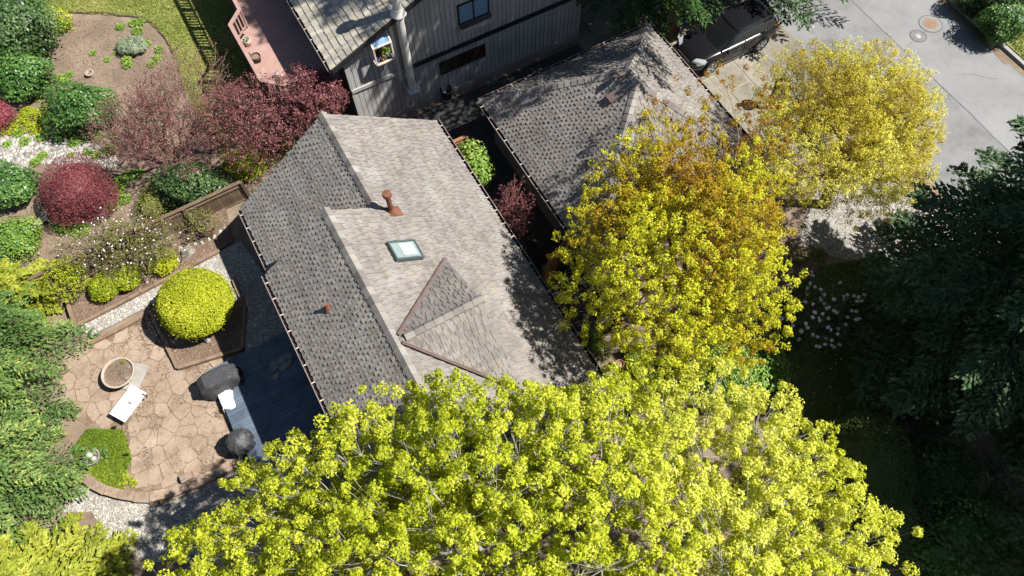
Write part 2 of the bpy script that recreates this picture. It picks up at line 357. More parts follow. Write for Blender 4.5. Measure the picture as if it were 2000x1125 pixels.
def segs_mesh(S, n=4):
    """S rows: p0 p1 r0 r1 -> tapered tubes"""
    S = np.asarray(S, float); p0, p1, r0, r1 = S[:, 0:3], S[:, 3:6], S[:, 6], S[:, 7]
    d = p1 - p0; d /= np.linalg.norm(d, axis=1, keepdims=True) + 1e-9
    ref = np.where(np.abs(d[:, 2:3]) < .9, np.array([[0, 0, 1.0]]), np.array([[1.0, 0, 0]]))
    u = np.cross(d, ref); u /= np.linalg.norm(u, axis=1, keepdims=True); w = np.cross(d, u)
    ring = []
    for p, r in ((p0, r0), (p1, r1)):
        for k in range(n):
            a = 2 * math.pi * k / n; ring.append(p + (u * math.cos(a) + w * math.sin(a)) * r[:, None])
    V = np.stack(ring, 1).reshape(-1, 3); base = np.arange(len(S)) * 2 * n; F = []
    for k in range(n):
        k2 = (k + 1) % n; F.append(np.stack([base + k, base + k2, base + n + k2, base + n + k], 1))
    return V, np.concatenate(F)

# ------------------------------------------------------------------ vegetation builders
def grow(base, tips, levels, r_tip, first=None, jit=.12, pull=(.45, .5, .55, .6)):
    """Branch skeleton: tips are grouped again and again and joined towards the foot."""
    S = []
    def seg(a, b, n0, n1):
        r0 = r_tip * n0 ** .46; r1 = r_tip * n1 ** .46
        m = (a + b) / 2 + rng.normal(size=3) * np.linalg.norm(b - a) * jit * .5
        S.append([*a, *m, r0, (r0 + r1) / 2]); S.append([*m, *b, (r0 + r1) / 2, r1])
    def rec(node, idx, lev):
        P = tips[idx]
        if lev == len(levels) or len(idx) <= 2:
            for i in idx: seg(node, tips[i], 1.5, 1)
            return
        k = min(levels[lev], len(idx)); c = P[rng.choice(len(idx), k, replace=False)]
        own = np.argmin(((P[:, None] - c[None]) ** 2).sum(2), 1)
        for j in range(k):
            sub = idx[own == j]
            if len(sub) == 0: continue
            nd = node + (tips[sub].mean(0) - node) * pull[min(lev, len(pull) - 1)] + rng.normal(size=3) * .05
            seg(node, nd, len(sub) * 1.15, len(sub)); rec(nd, sub, lev + 1)
    top = np.asarray(first if first is not None else base, float)
    if first is not None: S.append([*base, *top, r_tip * len(tips) ** .46 * 1.35, r_tip * len(tips) ** .46])
    rec(top, np.arange(len(tips)), 0)
    return np.array(S)
def dome_tips(c, rad, n, p=2.0, inner=.55, low=-.35, bumps=.12, keep=None, sprig=.06):
    out = []; tot = 0; ph = rng.uniform(0, 6.28, (6,)); fr = rng.normal(size=(6, 3)) * 2.6
    while tot < n:
        d = rand_dirs(n * 3); d = d[d[:, 2] > low]
        l = (np.abs(d) ** p).sum(1) ** (-1 / p); bump_ = 1 + bumps * np.sin(d @ fr.T + ph).sum(1) / 2
        q = np.asarray(c) + d * (l * bump_ * rng.uniform(inner ** 2, 1, len(d)) ** .5 * np.where(rng.uniform(size=len(d)) < sprig, rng.uniform(1.0, 1.05, len(d)), 1))[:, None] * np.asarray(rad)
        if keep is not None: q = q[keep(q)]
        out.append(q); tot += len(q)
    return np.concatenate(out)[:n]
def clump_leaves(tips, c, rc, per, L, jit=1.0, cval=None, spread_=.28, ratio=.7, tri=False):
    n = len(tips); size = rng.uniform(.6, 1.25, n)
    o = tips - np.asarray(c); o /= np.linalg.norm(o, axis=1, keepdims=True) + 1e-9
    T = np.repeat(np.arange(n), per)
    d = rand_dirs(n * per); r = rc * size[T] * rng.uniform(.25, 1, n * per) ** .6
    C = tips[T] + d * r[:, None]
    V, F = leaves(C, d + o[T] * .4 + np.array([0, 0, .3]), L, jit, ratio, tri)
    cv = rng.uniform(.25, .75, n) if cval is None else cval
    rn = np.clip(cv[T] + rng.normal(size=n * per) * spread_, 0, 1)
    return V, F, rn
def broad_tree(name, label, cat, base, c, rad, ntips, levels, per, rc, L, mat, bark, r_tip=.006, fork=.35, p=2.0, inner=.5, low=-.35, bumps=.12,
               cval=None, keep=None, group=None, seed=1, spread_=.28, jit=.12, twig_n=3, tri=False):
    global rng
    rng = np.random.default_rng(seed)
    base = np.asarray(base, float); t = thing(name, label, cat, base, group)
    tips = dome_tips(c, rad, ntips, p, inner, low, bumps, keep)
    fk = base + (np.asarray(c) - base) * fork
    S = grow(base, tips, levels, r_tip, fk, jit)
    thick = S[:, 6] > r_tip * 3.2
    V, F = segs_mesh(S[thick], 6); fast('trunk', V, F, bark, t, smooth=True)
    V, F = segs_mesh(S[~thick], twig_n); fast('branches', V, F, bark, t)['kind'] = 'stuff'
    V, F, rn = clump_leaves(tips, c, rc, per, L, cval=None if cval is None else cval(tips), spread_=spread_, tri=tri)
    fast('crown', V, F, mat, t, rnd=rn)
    return t
def bush(name, label, cat, pos, rad, n, L, mat, group=None, seed=1, lumps=.10, low=-.85, jit=.7, core=True, stems=True, ratio=.55, depth=.25, cmat=None, vary=.22, stray=.06):
    """A leafy shrub: pos is the ground point, rad the three radii; leaves lie through the outer shell."""
    global rng
    rng = np.random.default_rng(seed)
    pos = np.asarray(pos, float); rad = np.asarray(rad, float); t = thing(name, label, cat, pos, group)
    c = pos + np.array([0, 0, rad[2] * .92])
    d = rand_dirs(int(n * 1.5)); d = d[d[:, 2] > low][:n]
    fr = rng.normal(size=(9, 3)) * 3.2; ph = rng.uniform(0, 6.28, 9)
    w = np.sin(d @ fr.T + ph); bmp = 1 + lumps * w.sum(1) / 2.2
    sh = 1 - depth * rng.uniform(0, 1, len(d)) ** 2
    sh = np.where(rng.uniform(size=len(d)) < stray, sh * rng.uniform(1.02, 1.14, len(d)), sh)
    C = c + d * (bmp * sh)[:, None] * rad; C[:, 2] = np.maximum(C[:, 2], pos[2] + .03)
    out = d / rad; out /= np.linalg.norm(out, axis=1, keepdims=True)
    V, F = leaves(C, out + np.array([0, 0, .35]), L, jit, ratio)
    rn = np.clip(.45 + .20 * w[:, :4].sum(1) / 2 + rng.normal(size=len(d)) * vary, 0, 1)
    fast('foliage', V, F, mat, t, rnd=rn)
    if core:
        k = 14; b = MB(); prof = []
        for i in range(8):
            a = -1.15 + 2.7 * i / 7; prof.append((max(.001, math.cos(a)) * .74, math.sin(a) * .74))
        b.lathe((0, 0, 0), prof, k)
        V = np.array(b.v); dd = V / (np.linalg.norm(V, axis=1, keepdims=True) + 1e-9)
        V = c + V * rad * (1 + lumps * np.sin(dd @ fr.T + ph).sum(1) / 2.2)[:, None]; V[:, 2] = np.maximum(V[:, 2], pos[2] + .02)
        fast('inner_growth', V, b.f, cmat or mat, t, rnd=np.full(len(b.f), .3))
    if stems:
        S = []
        for i in range(7):
            a = rng.uniform(0, 6.28); e = c + np.array([math.cos(a) * rad[0] * .45, math.sin(a) * rad[1] * .45, -rad[2] * .1])
            S.append([*(pos + np.array([math.cos(a), math.sin(a), 0]) * .05), *e, .035, .015])
        V, F = segs_mesh(np.array(S), 5); fast('stems', V, F, 'bark_brown', t)['kind'] = 'stuff'
    return t
def sparse_bush(name, label, cat, pos, c, rad, ntips, levels, per, rc, L, mat, bark, group=None, seed=1, r_tip=.004, fork=.12, cval=None, inner=.2, low=-.5, bumps=.15, keep=None, bloom=None):
    t = broad_tree(name, label, cat, pos, c, rad, ntips, levels, per, rc, L, mat, bark, r_tip, fork, 2.0, inner, low, bumps, cval, keep, group, seed)
    return t
def conifer(name, label, base, h, R, z0, nb, mat, group=None, seed=1, shape=.75, droop=.22, rise=.18, step=.12, needle=.13, width=.05, K=9, side=.36, bark='bark_brown', ztop=None, bl=1.0, az=None, cat='conifer'):
    global rng
    rng = np.random.default_rng(seed)
    base = np.asarray(base, float); t = thing(name, label, cat, base, group)
    b = MB(); b.tube([base, base + (0, 0, h * .5), base + (0, 0, h)], [h * .022, h * .014, .02], 8); b.build('trunk', bark, t, smooth=True)
    Vs, Rn, S = [], [], []
    for i in range(nb):
        f = (i + rng.uniform(0, 1)) / nb; z = z0 + (h - z0) * f
        if ztop is not None and z > ztop: break
        L = R * (1 - f) ** shape * rng.uniform(.72, 1.12) + .12; a = i * 2.39996 + rng.normal() * .25
        if az is not None: a = az[0] + (az[1] - az[0]) * rng.uniform()
        d = np.array([math.cos(a), math.sin(a), 0]); sd = np.array([-d[1], d[0], 0])
        P = lambda tt: base + np.array([0, 0, z]) + d * (L * tt)[:, None] + ZX * (rise * L * tt - droop * L * tt ** 2 * (1 + .5 * (1 - f)))[:, None]
        tk = np.linspace(0, 1, 6); pk = P(tk); rr = .012 + .012 * L
        for j in range(5): S.append([*pk[j], *pk[j + 1], rr * (1 - tk[j] * .85), rr * (1 - tk[j + 1] * .85)])
        bt = rng.uniform(.0, .45); m = max(5, int(L / step)); tt = np.linspace(.10, 1, m) + rng.normal(size=m) * .01
        pb = P(tt); ll = bl * (side * L * np.minimum(1, (1.12 - tt) * 1.25) * np.minimum(1, .35 + tt * 1.6) * rng.uniform(.75, 1.15, m) + .06)
        for sg in (-1, 1):
            kk = (np.arange(K) + rng.uniform(0, 1, (m, K))) / K
            dirb = unit(d * .75 + sd * sg * .85)
            dz = rng.normal(size=(m, 1)) * .12
            C = pb[:, None, :] + dirb * (ll[:, None] * kk)[:, :, None] + ZX * ((dz - .10 - .25 * kk * (ll[:, None] > .25)) * ll[:, None] * kk)[:, :, None]
            C = C.reshape(-1, 3) + rng.normal(size=(m * K, 3)) * .022
            ax = dirb + d * .35 + rng.normal(size=(m * K, 3)) * .42; ax /= np.linalg.norm(ax, axis=1, keepdims=True)
            N = np.array([0, 0, 1.0]) + rng.normal(size=(m * K, 3)) * .55
            le = needle * rng.uniform(.7, 1.3, m * K); V, F = tris(C, ax, N, le, le * width / needle); Vs.append(V)
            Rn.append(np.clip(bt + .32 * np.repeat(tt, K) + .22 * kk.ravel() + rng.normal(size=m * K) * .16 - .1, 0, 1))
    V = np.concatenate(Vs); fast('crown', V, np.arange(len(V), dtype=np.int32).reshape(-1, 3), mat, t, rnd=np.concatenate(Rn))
    V, F = segs_mesh(np.array(S), 3); fast('branches', V, F, bark, t)['kind'] = 'stuff'
    return t
def clump_plant(name, label, cat, pos, r, n, L, mat, group=None, h=None):
    t = thing(name, label, cat, pos, group); h = h or r * .9
    a = rng.uniform(0, 6.28, n); q = rng.uniform(.1, 1, n) ** .6
    C = np.asarray(pos) + np.stack([np.cos(a) * q * r, np.sin(a) * q * r, h * (1.05 - q * .75) * rng.uniform(.6, 1.1, n)], 1)
    ax = np.stack([np.cos(a), np.sin(a), .7 - q], 1) + rng.normal(size=(n, 3)) * .35; ax /= np.linalg.norm(ax, axis=1, keepdims=True)
    N = np.array([0, 0, 1.0]) + rng.normal(size=(n, 3)) * .5
    l = L * rng.uniform(.6, 1.3, n); V, F = quads(C, ax, N, l, l * .42)
    fast('foliage', V, F, mat, t, rnd=np.clip(rng.normal(.5, .25, n), 0, 1))
    S = [[*np.asarray(pos), *c, .006, .003] for c in C[::max(1, n // 8)]]
    V, F = segs_mesh(np.array(S), 3); fast('stems', V, F, 'twig_brown', t)['kind'] = 'stuff'
    return t

# ================================================================== THE SETTING
GZ = .25                                    # the terrace with the patio stands this much above the lower yard
big = MB(); big.add([(-150, -120, 0), (150, -120, 0), (150, 180, 0), (-150, 180, 0)], [(0, 1, 2, 3)])
tag(big.build('ground', 'soil'), kind='structure')
lawn_nw_px = [(-160, 70), (30, 75), (75, 36), (128, 25), (200, 28), (282, 36), (305, 52), (325, 78), (345, 112), (352, 150), (372, 200), (405, 262), (430, 300), (470, 330), (530, 330), (640, 240), (720, 100), (720, -140), (-160, -140)]
lawn_nw = gp(lawn_nw_px); sheet('lawn', lawn_nw, .03, 'lawn', .05)
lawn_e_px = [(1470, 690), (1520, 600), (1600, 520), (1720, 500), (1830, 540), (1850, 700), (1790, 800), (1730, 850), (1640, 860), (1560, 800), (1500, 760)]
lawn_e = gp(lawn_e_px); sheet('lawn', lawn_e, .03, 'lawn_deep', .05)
far_verge = [W(-60, 31.0, 0), W(30, 31.0, 0), W(30, 60, 0), W(-60, 60, 0)]
sheet('lawn', far_verge, .10, 'lawn', .12)
# road, worn lane joint, kerb
road = sheet('road', [W(-60, 23.0, 0), W(40, 23.0, 0), W(40, 30.62, 0), W(-60, 30.62, 0)], .012, 'asphalt', .05)
b = MB()
for k in range(60):
    s0 = -45 + k * 1.1; j = [random.uniform(-.03, .03) for _ in range(4)]
    b.add([W(s0, 26.78 + j[0], .0165), W(s0 + 1.1, 26.78 + j[1], .0165), W(s0 + 1.1, 26.83 + j[1], .0165), W(s0, 26.83 + j[0], .0165)], [(0, 1, 2, 3)])
b.build('lane_joint', 'crack_seal', road)
rr_ = random.Random(5)
for s_, o_, L_, a_ in ((-12, 24.2, 2.2, .3), (-9.6, 28.0, 1.6, 1.2), (-6.5, 25.3, 2.0, .9)):
    q_ = W(s_, o_, .0172); pts_ = [q_]; ang = a_
    for _ in range(12): ang += rr_.uniform(-.28, .28); pts_.append(pts_[-1] + (AX * math.cos(ang) + BX * math.sin(ang)) * L_ / 12)
    MB().tube(pts_, .005, 4).build('hairline_crack', 'crack_seal', road)
sheet('road_edge_strip', [W(-60, 23.0, 0), W(40, 23.0, 0), W(40, 26.78, 0), W(-60, 26.78, 0)], .0162, 'old_asphalt', .002, parent=road)
b = MB()
for k in range(70):
    s0 = -45 + k * 1.0; w0 = .22 + .16 * math.sin(k * 1.7) * random.random()
    b.add([W(s0, 30.62, .0167), W(s0 + 1, 30.62, .0167), W(s0 + 1, 30.62 - .3 - w0 * random.random(), .0167), W(s0, 30.62 - .25 - w0 * random.random(), .0167)], [(0, 1, 2, 3)])
b.build('gutter_grit', 'soil', road)
kerb_root = bpy.data.objects.new('kerb', None); link(kerb_root); kerb_root['kind'] = 'structure'
kb = MB(); kb.add([(-1.49, -.10, 0), (1.49, -.10, 0), (1.49, .12, 0), (-1.49, .12, 0), (-1.49, -.06, .15), (1.49, -.06, .15), (1.49, .12, .15), (-1.49, .12, .15)],
                  [(0, 1, 5, 4), (4, 5, 6, 7), (3, 7, 6, 2), (0, 4, 7, 3), (1, 2, 6, 5)])
ks = kb.build('kerb_stone', 'kerb_stone', kerb_root); base_rot = Matrix.Rotation(AZ, 4, 'Z')
for k in range(14):
    o = ks if k == 0 else ks.copy()
    if k: link(o, kerb_root)
    p = W(-30 + 3 * k, 30.74, 0); o.matrix_basis = Matrix.Translation(p) @ base_rot
# driveway: aggregate panels between pale joint strips
drive = sheet('driveway', [W(-24, 15.2, 0), W(-9.6, 15.2, 0), W(-9.6, 23.0, 0), W(-24, 23.0, 0)], .015, 'joint_wood', .05)
cols_o = [15.2, 17.0, 18.57, 19.76, 21.15, 23.0]
stag = [[-24, -20.8, -18.2, -16.2, -14.6, -12.6, -9.6], [-24, -21, -18.5, -16.6, -14.9, -13.0, -11.0, -9.6], [-24, -21.4, -18.9, -17.0, -15.4, -13.9, -12.2, -10.6, -9.6],
        [-24, -21, -18.6, -16.4, -14.62, -12.9, -11.2, -9.6], [-24, -20.5, -18, -15.8, -13.6, -11.6, -9.6]]
for ci in range(5):
    for s0, s1 in zip(stag[ci][:-1], stag[ci][1:]):
        b = MB(); b.sob(s0 + .025, s1 - .025, cols_o[ci] + .025, cols_o[ci + 1] - .025, .012, .035); b.build('panel', 'aggregate', drive)
# gravel areas
gravel_e_px = [(1560, 470), (1600, 350), (1700, 330), (1800, 380), (1900, 470), (1830, 540), (1700, 520), (1620, 500)]
gravel_e = gp(gravel_e_px); sheet('gravel_path', gravel_e, .02, 'gravel_bed', .03)
gravel_s_px = [(120, 1000), (145, 955), (190, 945), (300, 985), (470, 905), (560, 870), (560, 980), (380, 1010), (400, 1080), (290, 1100), (215, 1060), (180, 1000)]
gravel_s = gp(gravel_s_px); sheet('gravel_path', gravel_s, .02, 'gravel_bed', .03)
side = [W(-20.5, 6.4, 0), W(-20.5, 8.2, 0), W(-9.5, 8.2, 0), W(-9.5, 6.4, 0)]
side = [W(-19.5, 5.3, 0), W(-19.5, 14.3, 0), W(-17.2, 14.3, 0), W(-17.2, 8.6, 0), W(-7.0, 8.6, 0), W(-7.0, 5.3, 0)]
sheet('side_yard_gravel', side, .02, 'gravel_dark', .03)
# terrace slab, patio ground, gravel walk, mulch bed
ter_px = [(120, 560), (200, 480), (330, 420), (470, 380), (600, 600), (640, 800), (470, 900), (380, 940), (300, 966), (230, 962), (180, 944), (150, 915), (60, 880), (40, 700)]
terrace = gp(ter_px, GZ); sheet('terrace', terrace, GZ - .02, 'soil', .22)
patio_px = [(120, 690), (175, 668), (290, 612), (345, 718), (470, 676), (500, 720), (430, 770), (462, 895), (390, 935), (330, 953), (286, 960), (232, 952), (250, 925), (262, 895), (240, 838), (172, 832), (120, 800)]
patio_poly = gp(patio_px, GZ); patio = sheet('patio', patio_poly, GZ, 'joint_dirt', .03)
walk = [W(-19.0, -2.0, 0), W(-17.35, -2.0, 0), W(-16.25, -9.2, 0), W(-17.1, -9.9, 0), W(-17.55, -3.6, 0)]
walk = gp([(138, 640), (300, 560), (420, 497), (470, 470), (560, 600), (590, 680), (480, 690), (475, 600), (440, 560), (300, 592), (180, 655)], GZ + .06)
walk_o = sheet('gravel_walk', walk, GZ + .06, 'gravel_bed', .08)
mulch = gp([(150, 630), (300, 552), (425, 490), (455, 470), (440, 405), (330, 470), (190, 530), (110, 575)], GZ + .08)
sheet('mulch_bed', mulch, GZ + .08, 'bark_mulch', .10)
# flagstones: one object each
def clip_cell(poly, p, q):
    m = (p + q) / 2; n = q - p; out = []
    for i in range(len(poly)):
        a, c = poly[i], poly[(i + 1) % len(poly)]; da, dc = (a - m) @ n, (c - m) @ n
        if da <= 0: out.append(a)
        if (da < 0) != (dc < 0): out.append(a + (c - a) * (da / (da - dc)))
    return out
pp = np.array(patio_poly)[:, :2]; lo, hi = pp.min(0) - .3, pp.max(0) + .3; seeds = []
rng = np.random.default_rng(11)
for _ in range(6000):
    q = rng.uniform(lo, hi)
    if all(np.hypot(*(q - w)) > rng.uniform(.26, .62) for w in seeds): seeds.append(q)
seeds = np.array(seeds); ctr = pp.mean(0)
for i, q in enumerate(seeds):
    if not inpoly(q[None], pp)[0]: continue
    cell = [q + np.array(v) for v in ((-1.2, -1.2), (1.2, -1.2), (1.2, 1.2), (-1.2, 1.2))]
    for j in np.argsort(((seeds - q) ** 2).sum(1))[1:18]: cell = clip_cell(cell, q, seeds[j])
    if len(cell) < 3: continue
    cell = np.array(cell); cc = cell.mean(0)
    if inpoly(cell, pp).mean() < .7: continue
    cell = cc + (cell - cc) * (1 - .016 / np.maximum(np.hypot(*(cell - cc).T), .1))[:, None]
    pts = []
    for k in range(len(cell)):                       # slightly broken edges
        a, c = cell[k], cell[(k + 1) % len(cell)]; pts.append(a * .88 + c * .12 + rng.normal(size=2) * .006); pts.append(a * .5 + c * .5 + rng.normal(size=2) * .016); pts.append(a * .12 + c * .88 + rng.normal(size=2) * .006)
    zt = rng.uniform(.018, .034); tl = rng.normal(size=2) * .006
    b = MB(); b.prism([(x, y, GZ) for x, y in pts], (0, 0, zt)); n = len(pts)
    for k in range(n, 2 * n): x, y, z = b.v[k]; b.v[k] = (x, y, z + float((np.array([x, y]) - cc) @ tl))
    b.build('flagstone', 'flagstone', patio)
# scattered stones, chips, grass: uncountable stuff
def scatter(name, label, poly, z, n, size, mat, cat, seed=1, flat=.6, patchy=False):
    global rng
    rng = np.random.default_rng(seed); P = in_poly_pts(poly, n * (3 if patchy else 1))
    if patchy:
        fr = rng.normal(size=(7, 2)) * 2.2; v_ = np.sin(P @ fr.T + rng.uniform(0, 6.28, 7)).sum(1) + rng.normal(size=len(P)) * .5; P = P[np.argsort(-v_)[:n]]
    s = size * rng.lognormal(0, .35, n)
    a = rng.uniform(0, 6.28, n); e = rng.uniform(.7, 1.3, n)
    base = np.array([[1, 0, 0], [.2, .9, .1], [-1, .1, 0], [-.1, -.95, .05], [.1, .05, 1], [0, 0, -.3]])
    X = base[None] * np.stack([s, s * e, s * flat], 1)[:, None]
    ca, sa = np.cos(a)[:, None], np.sin(a)[:, None]
    V = np.stack([X[:, :, 0] * ca - X[:, :, 1] * sa, X[:, :, 0] * sa + X[:, :, 1] * ca, X[:, :, 2]], 2)
    V += np.stack([P[:, 0], P[:, 1], np.full(n, z)], 1)[:, None]
    f = np.array([[0, 1, 4], [1, 2, 4], [2, 3, 4], [3, 0, 4]]); F = (np.arange(n) * 6)[:, None, None] + f[None]
    o = fast(name, V.reshape(-1, 3), F.reshape(-1, 3), mat, rnd=np.repeat(rng.uniform(0, 1, n), 4)); return tag(o, label, cat, kind='stuff')
def blades(name, label, poly, z, n, h, mat, cat='grass', seed=1, wd=.02):
    global rng
    rng = np.random.default_rng(seed); P = in_poly_pts(poly, n); C = np.stack([P[:, 0], P[:, 1], np.full(n, z)], 1)
    C[:, 2] += h * .35; N = rand_dirs(n); N[:, 2] = np.abs(N[:, 2]) * .3
    ax = np.array([0, 0, .8]) + rng.normal(size=(n, 3)) * .6; ax /= np.linalg.norm(ax, axis=1, keepdims=True)
    l = h * rng.uniform(.6, 1.4, n); V, F = tris(C, ax, N, l, np.full(n, wd))
    pat = .5 + .28 * np.sin(P[:, 0] * 1.3 + 1.7 * np.sin(P[:, 1] * .9)) * np.sin(P[:, 1] * 1.1 + .6)
    o = fast(name, V, F, mat, rnd=np.clip(pat + rng.normal(size=n) * .2, 0, 1)); return tag(o, label, cat, kind='stuff')
lx = np.array(lawn_nw); vis_nw = gp([(30, 75), (75, 36), (128, 25), (282, 36), (325, 78), (352, 150), (405, 262), (470, 330), (530, 330), (600, 250), (620, -40), (-30, -40), (-30, 75)])
blades('grass', 'short dry-green grass of the upper lawn beside the soil bed', vis_nw, .03, 52000, .085, 'grass_blade', seed=3, wd=.03)
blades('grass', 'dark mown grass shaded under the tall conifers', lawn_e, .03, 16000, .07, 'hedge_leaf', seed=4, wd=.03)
blades('grass', 'rough grass on the verge beyond the kerb', gp([(1880, 0), (2000, 120), (2080, 120), (2080, -60), (1850, -60)]), .1, 9000, .10, 'grass_blade', seed=5, wd=.04)
scatter('gravel', 'pale gravel chippings of the sunny walk beside the mulch bed', walk, GZ + .06, 11000, .022, 'gravel_chip_mass', 'gravel', 5)
scatter('gravel', 'pale gravel chippings below the curved patio wall', gravel_s, .02, 12000, .022, 'gravel_chip_mass', 'gravel', 6)
scatter('gravel', 'pale gravel by the street under the yellow tree', gravel_e, .02, 9000, .026, 'gravel_chip_mass', 'gravel', 7)
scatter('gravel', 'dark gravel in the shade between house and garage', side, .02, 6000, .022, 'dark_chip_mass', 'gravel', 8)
rocks_poly = gp([(-40, 275), (60, 262), (150, 278), (235, 290), (225, 328), (170, 322), (90, 318), (40, 335), (-40, 345)])
scatter('river_rocks', 'white river rocks in a band between the red and green shrubs', rocks_poly, .01, 2600, .075, 'stone_chip_mass', 'rocks', 9)
scatter('leaf_litter', 'brown litter and bark crumbs strewn over the patio', patio_poly, GZ + .025, 8000, .017, 'mulch_chip', 'litter', 10, .25, True)
scatter('leaf_litter', 'bark crumbs and twigs over the upper soil bed', gp([(-40, 420), (-40, 80), (75, 40), (280, 40), (345, 115), (430, 300), (470, 370), (330, 440), (150, 560), (-40, 520)]), .01, 15000, .022, 'mulch_chip', 'litter', 12, .4)
scatter('leaf_litter', 'coarse bark mulch in the bed of small round shrubs', mulch, GZ + .085, 6000, .022, 'mulch_chip', 'litter', 13, .4)
scatter('leaf_litter', 'bark crumbs over the soil around the orange tree', gp([(1080, 560), (1150, 540), (1300, 500), (1560, 480), (1620, 500), (1470, 700), (1500, 800), (1180, 790)]), .01, 9000, .020, 'mulch_chip', 'litter', 14, .4)
scatter('fallen_petals', 'pale petals fallen on the dark lawn by the hedge', gp([(1560, 640), (1800, 640), (1900, 820), (1800, 900), (1700, 830), (1550, 800)]), .04, 260, .022, 'white_petal', 'petals', 15, .3)
# bed edging of the upper lawn
b = MB(); ed = gp([(130, 24), (200, 27), (282, 36), (305, 52), (325, 78), (345, 112), (352, 150)], 0)
dense = []
for p, q in zip(ed[:-1], ed[1:]):
    for k in range(5): dense.append(p + (q - p) * k / 5 + np.array([random.uniform(-.03, .03), random.uniform(-.03, .03), .035]))
b.tube(dense, .045, 5); tag(b.build('bed_edging', 'bark_brown', loc=ed[0]), 'thin dark edging strip curving between lawn and soil bed', 'edging')

# ================================================================== SHINGLED ROOFS
def unit_wedge(name, mat):
    b = MB(); b.add([(-.5, 0, 0), (.5, 0, 0), (.5, 0, 1), (-.5, 0, 1), (-.5, 1, 0), (.5, 1, 0), (.5, 1, .18), (-.5, 1, .18)],
                    [(0, 1, 2, 3), (3, 2, 6, 7), (0, 3, 7, 4), (1, 5, 6, 2)])
    me = bpy.data.meshes.new(name); me.from_pydata(b.v, [], b.f); me.update(); me.materials.append(M[mat]); return me
def plane_frame(O, u, v):
    u = unit(u); v = unit(np.asarray(v) - u * (np.asarray(v) @ u)); n = np.cross(u, v)
    if n[2] < 0: n = -n
    return np.asarray(O, float), u, v, n
def spans(poly, v):
    xs = []
    for i in range(len(poly)):
        (x0, y0), (x1, y1) = poly[i], poly[(i + 1) % len(poly)]
        if (y0 > v) != (y1 > v): xs.append(x0 + (x1 - x0) * (v - y0) / (y1 - y0))
    xs.sort(); return list(zip(xs[::2], xs[1::2]))
def shingle_field(roof, planes, expo, wr, tt, base_mat, name='shingle', pick=300, visible=None, seed=3, over=1.3, gap=.006):
    """Every tab of the given planes; the ones that show largest are objects, the rest one mass."""
    r = np.random.default_rng(seed); T = []
    for (O, u, v, n), corners in planes:
        poly = [((np.asarray(c) - O) @ u, (np.asarray(c) - O) @ v) for c in corners]
        vmax = max(p[1] for p in poly); k = 0
        while k * expo < vmax - .02:
            v0 = k * expo
            for a, c in spans(poly, min(v0 + expo * .5, vmax - .005)):
                x = a; tall = bool(r.integers(2))
                x -= r.uniform(0, wr[0]) * 0
                while x < c - .02:
                    w = r.uniform(*wr)
                    if c - x - w < wr[0] * .5: w = c - x
                    w = min(w, c - x); th = tt[0] * r.uniform(.85, 1.15) if tall else tt[1] * r.uniform(.8, 1.2)
                    jy = r.normal() * .004 * (expo / .145)
                    T.append((O + u * (x + w / 2) + v * (v0 + jy), u, v, n, max(.02, w - gap), min(expo * over, vmax - v0 + .01), th)); x += w; tall = not tall
            k += 1
    P = np.array([t[0] for t in T]); rn = r.uniform(0, 1, len(T)); same = r.uniform(size=len(T)) < .6
    for i in range(1, len(T)):
        if same[i]: rn[i] = rn[i - 1]
    dist = np.linalg.norm(P - np.array([0, 0, CAM_H]), axis=1)
    if visible is not None: dist = dist + np.where([visible(px(p), p) for p in P], 0, 1e4)
    order = np.argsort(dist); one = set(order[:pick].tolist())
    me = unit_wedge(name, base_mat + '_one'); me2 = np.array([v.co[:] for v in me.vertices]); f = np.array([p.vertices[:] for p in me.polygons])
    root = rootloc(roof); Vs = []; Fs = []; R_ = []; nn = 0
    for i, (p, u, v, n, w, l, th) in enumerate(T):
        if i in one:
            o = bpy.data.objects.new(name, me); link(o, roof)
            mm = Matrix(((u[0] * w, v[0] * l, n[0] * th, p[0] - root[0]), (u[1] * w, v[1] * l, n[1] * th, p[1] - root[1]), (u[2] * w, v[2] * l, n[2] * th, p[2] - root[2]), (0, 0, 0, 1)))
            o.matrix_basis = mm
        else:
            Vs.append(p + me2[:, :1] * u * w + me2[:, 1:2] * v * l + me2[:, 2:] * n * th); Fs.append(f + nn); nn += 8; R_ += [rn[i]] * 4
    if Vs:
        o = fast(name + 's', np.concatenate(Vs), np.concatenate(Fs), base_mat + '_mass', roof, rnd=np.array(R_)); o['kind'] = 'stuff'
    return len(T)
def caps(roof, p0, p1, w1, w2, mat='cap_shingle_one', half=.19, ln=.30, name='ridge_cap', lift=.05):
    """cap shingles along an edge; w1, w2: unit vectors down each slope, square to the edge"""
    p0, p1 = np.asarray(p0, float), np.asarray(p1, float); d = unit(p1 - p0); L = np.linalg.norm(p1 - p0); n = max(1, int(round(L / ln))); e = L / n
    nrm = unit(-(unit(w1) + unit(w2))); root = rootloc(roof)
    b = MB(); th = .030; top = nrm * th * 1.1
    def ring(q, up): return [q + w1 * half + nrm * up * .6, q + nrm * up, q + w2 * half + nrm * up * .6, q + w2 * half - nrm * .02, q + w1 * half - nrm * .02]
    a = ring(np.zeros(3), .045 + lift); c = ring(d * e * 1.12, .018 + lift)
    b.add(a + c, [(0, 1, 6, 5), (1, 2, 7, 6), (2, 3, 8, 7), (4, 0, 5, 9), (0, 4, 3, 2, 1)])
    me = bpy.data.meshes.new(name); me.from_pydata(b.v, [], b.f); me.update(); me.materials.append(M[mat])
    for k in range(n):
        o = bpy.data.objects.new(name, me); link(o, roof); o.location = [float(x) for x in (p0 + d * e * k - root)]
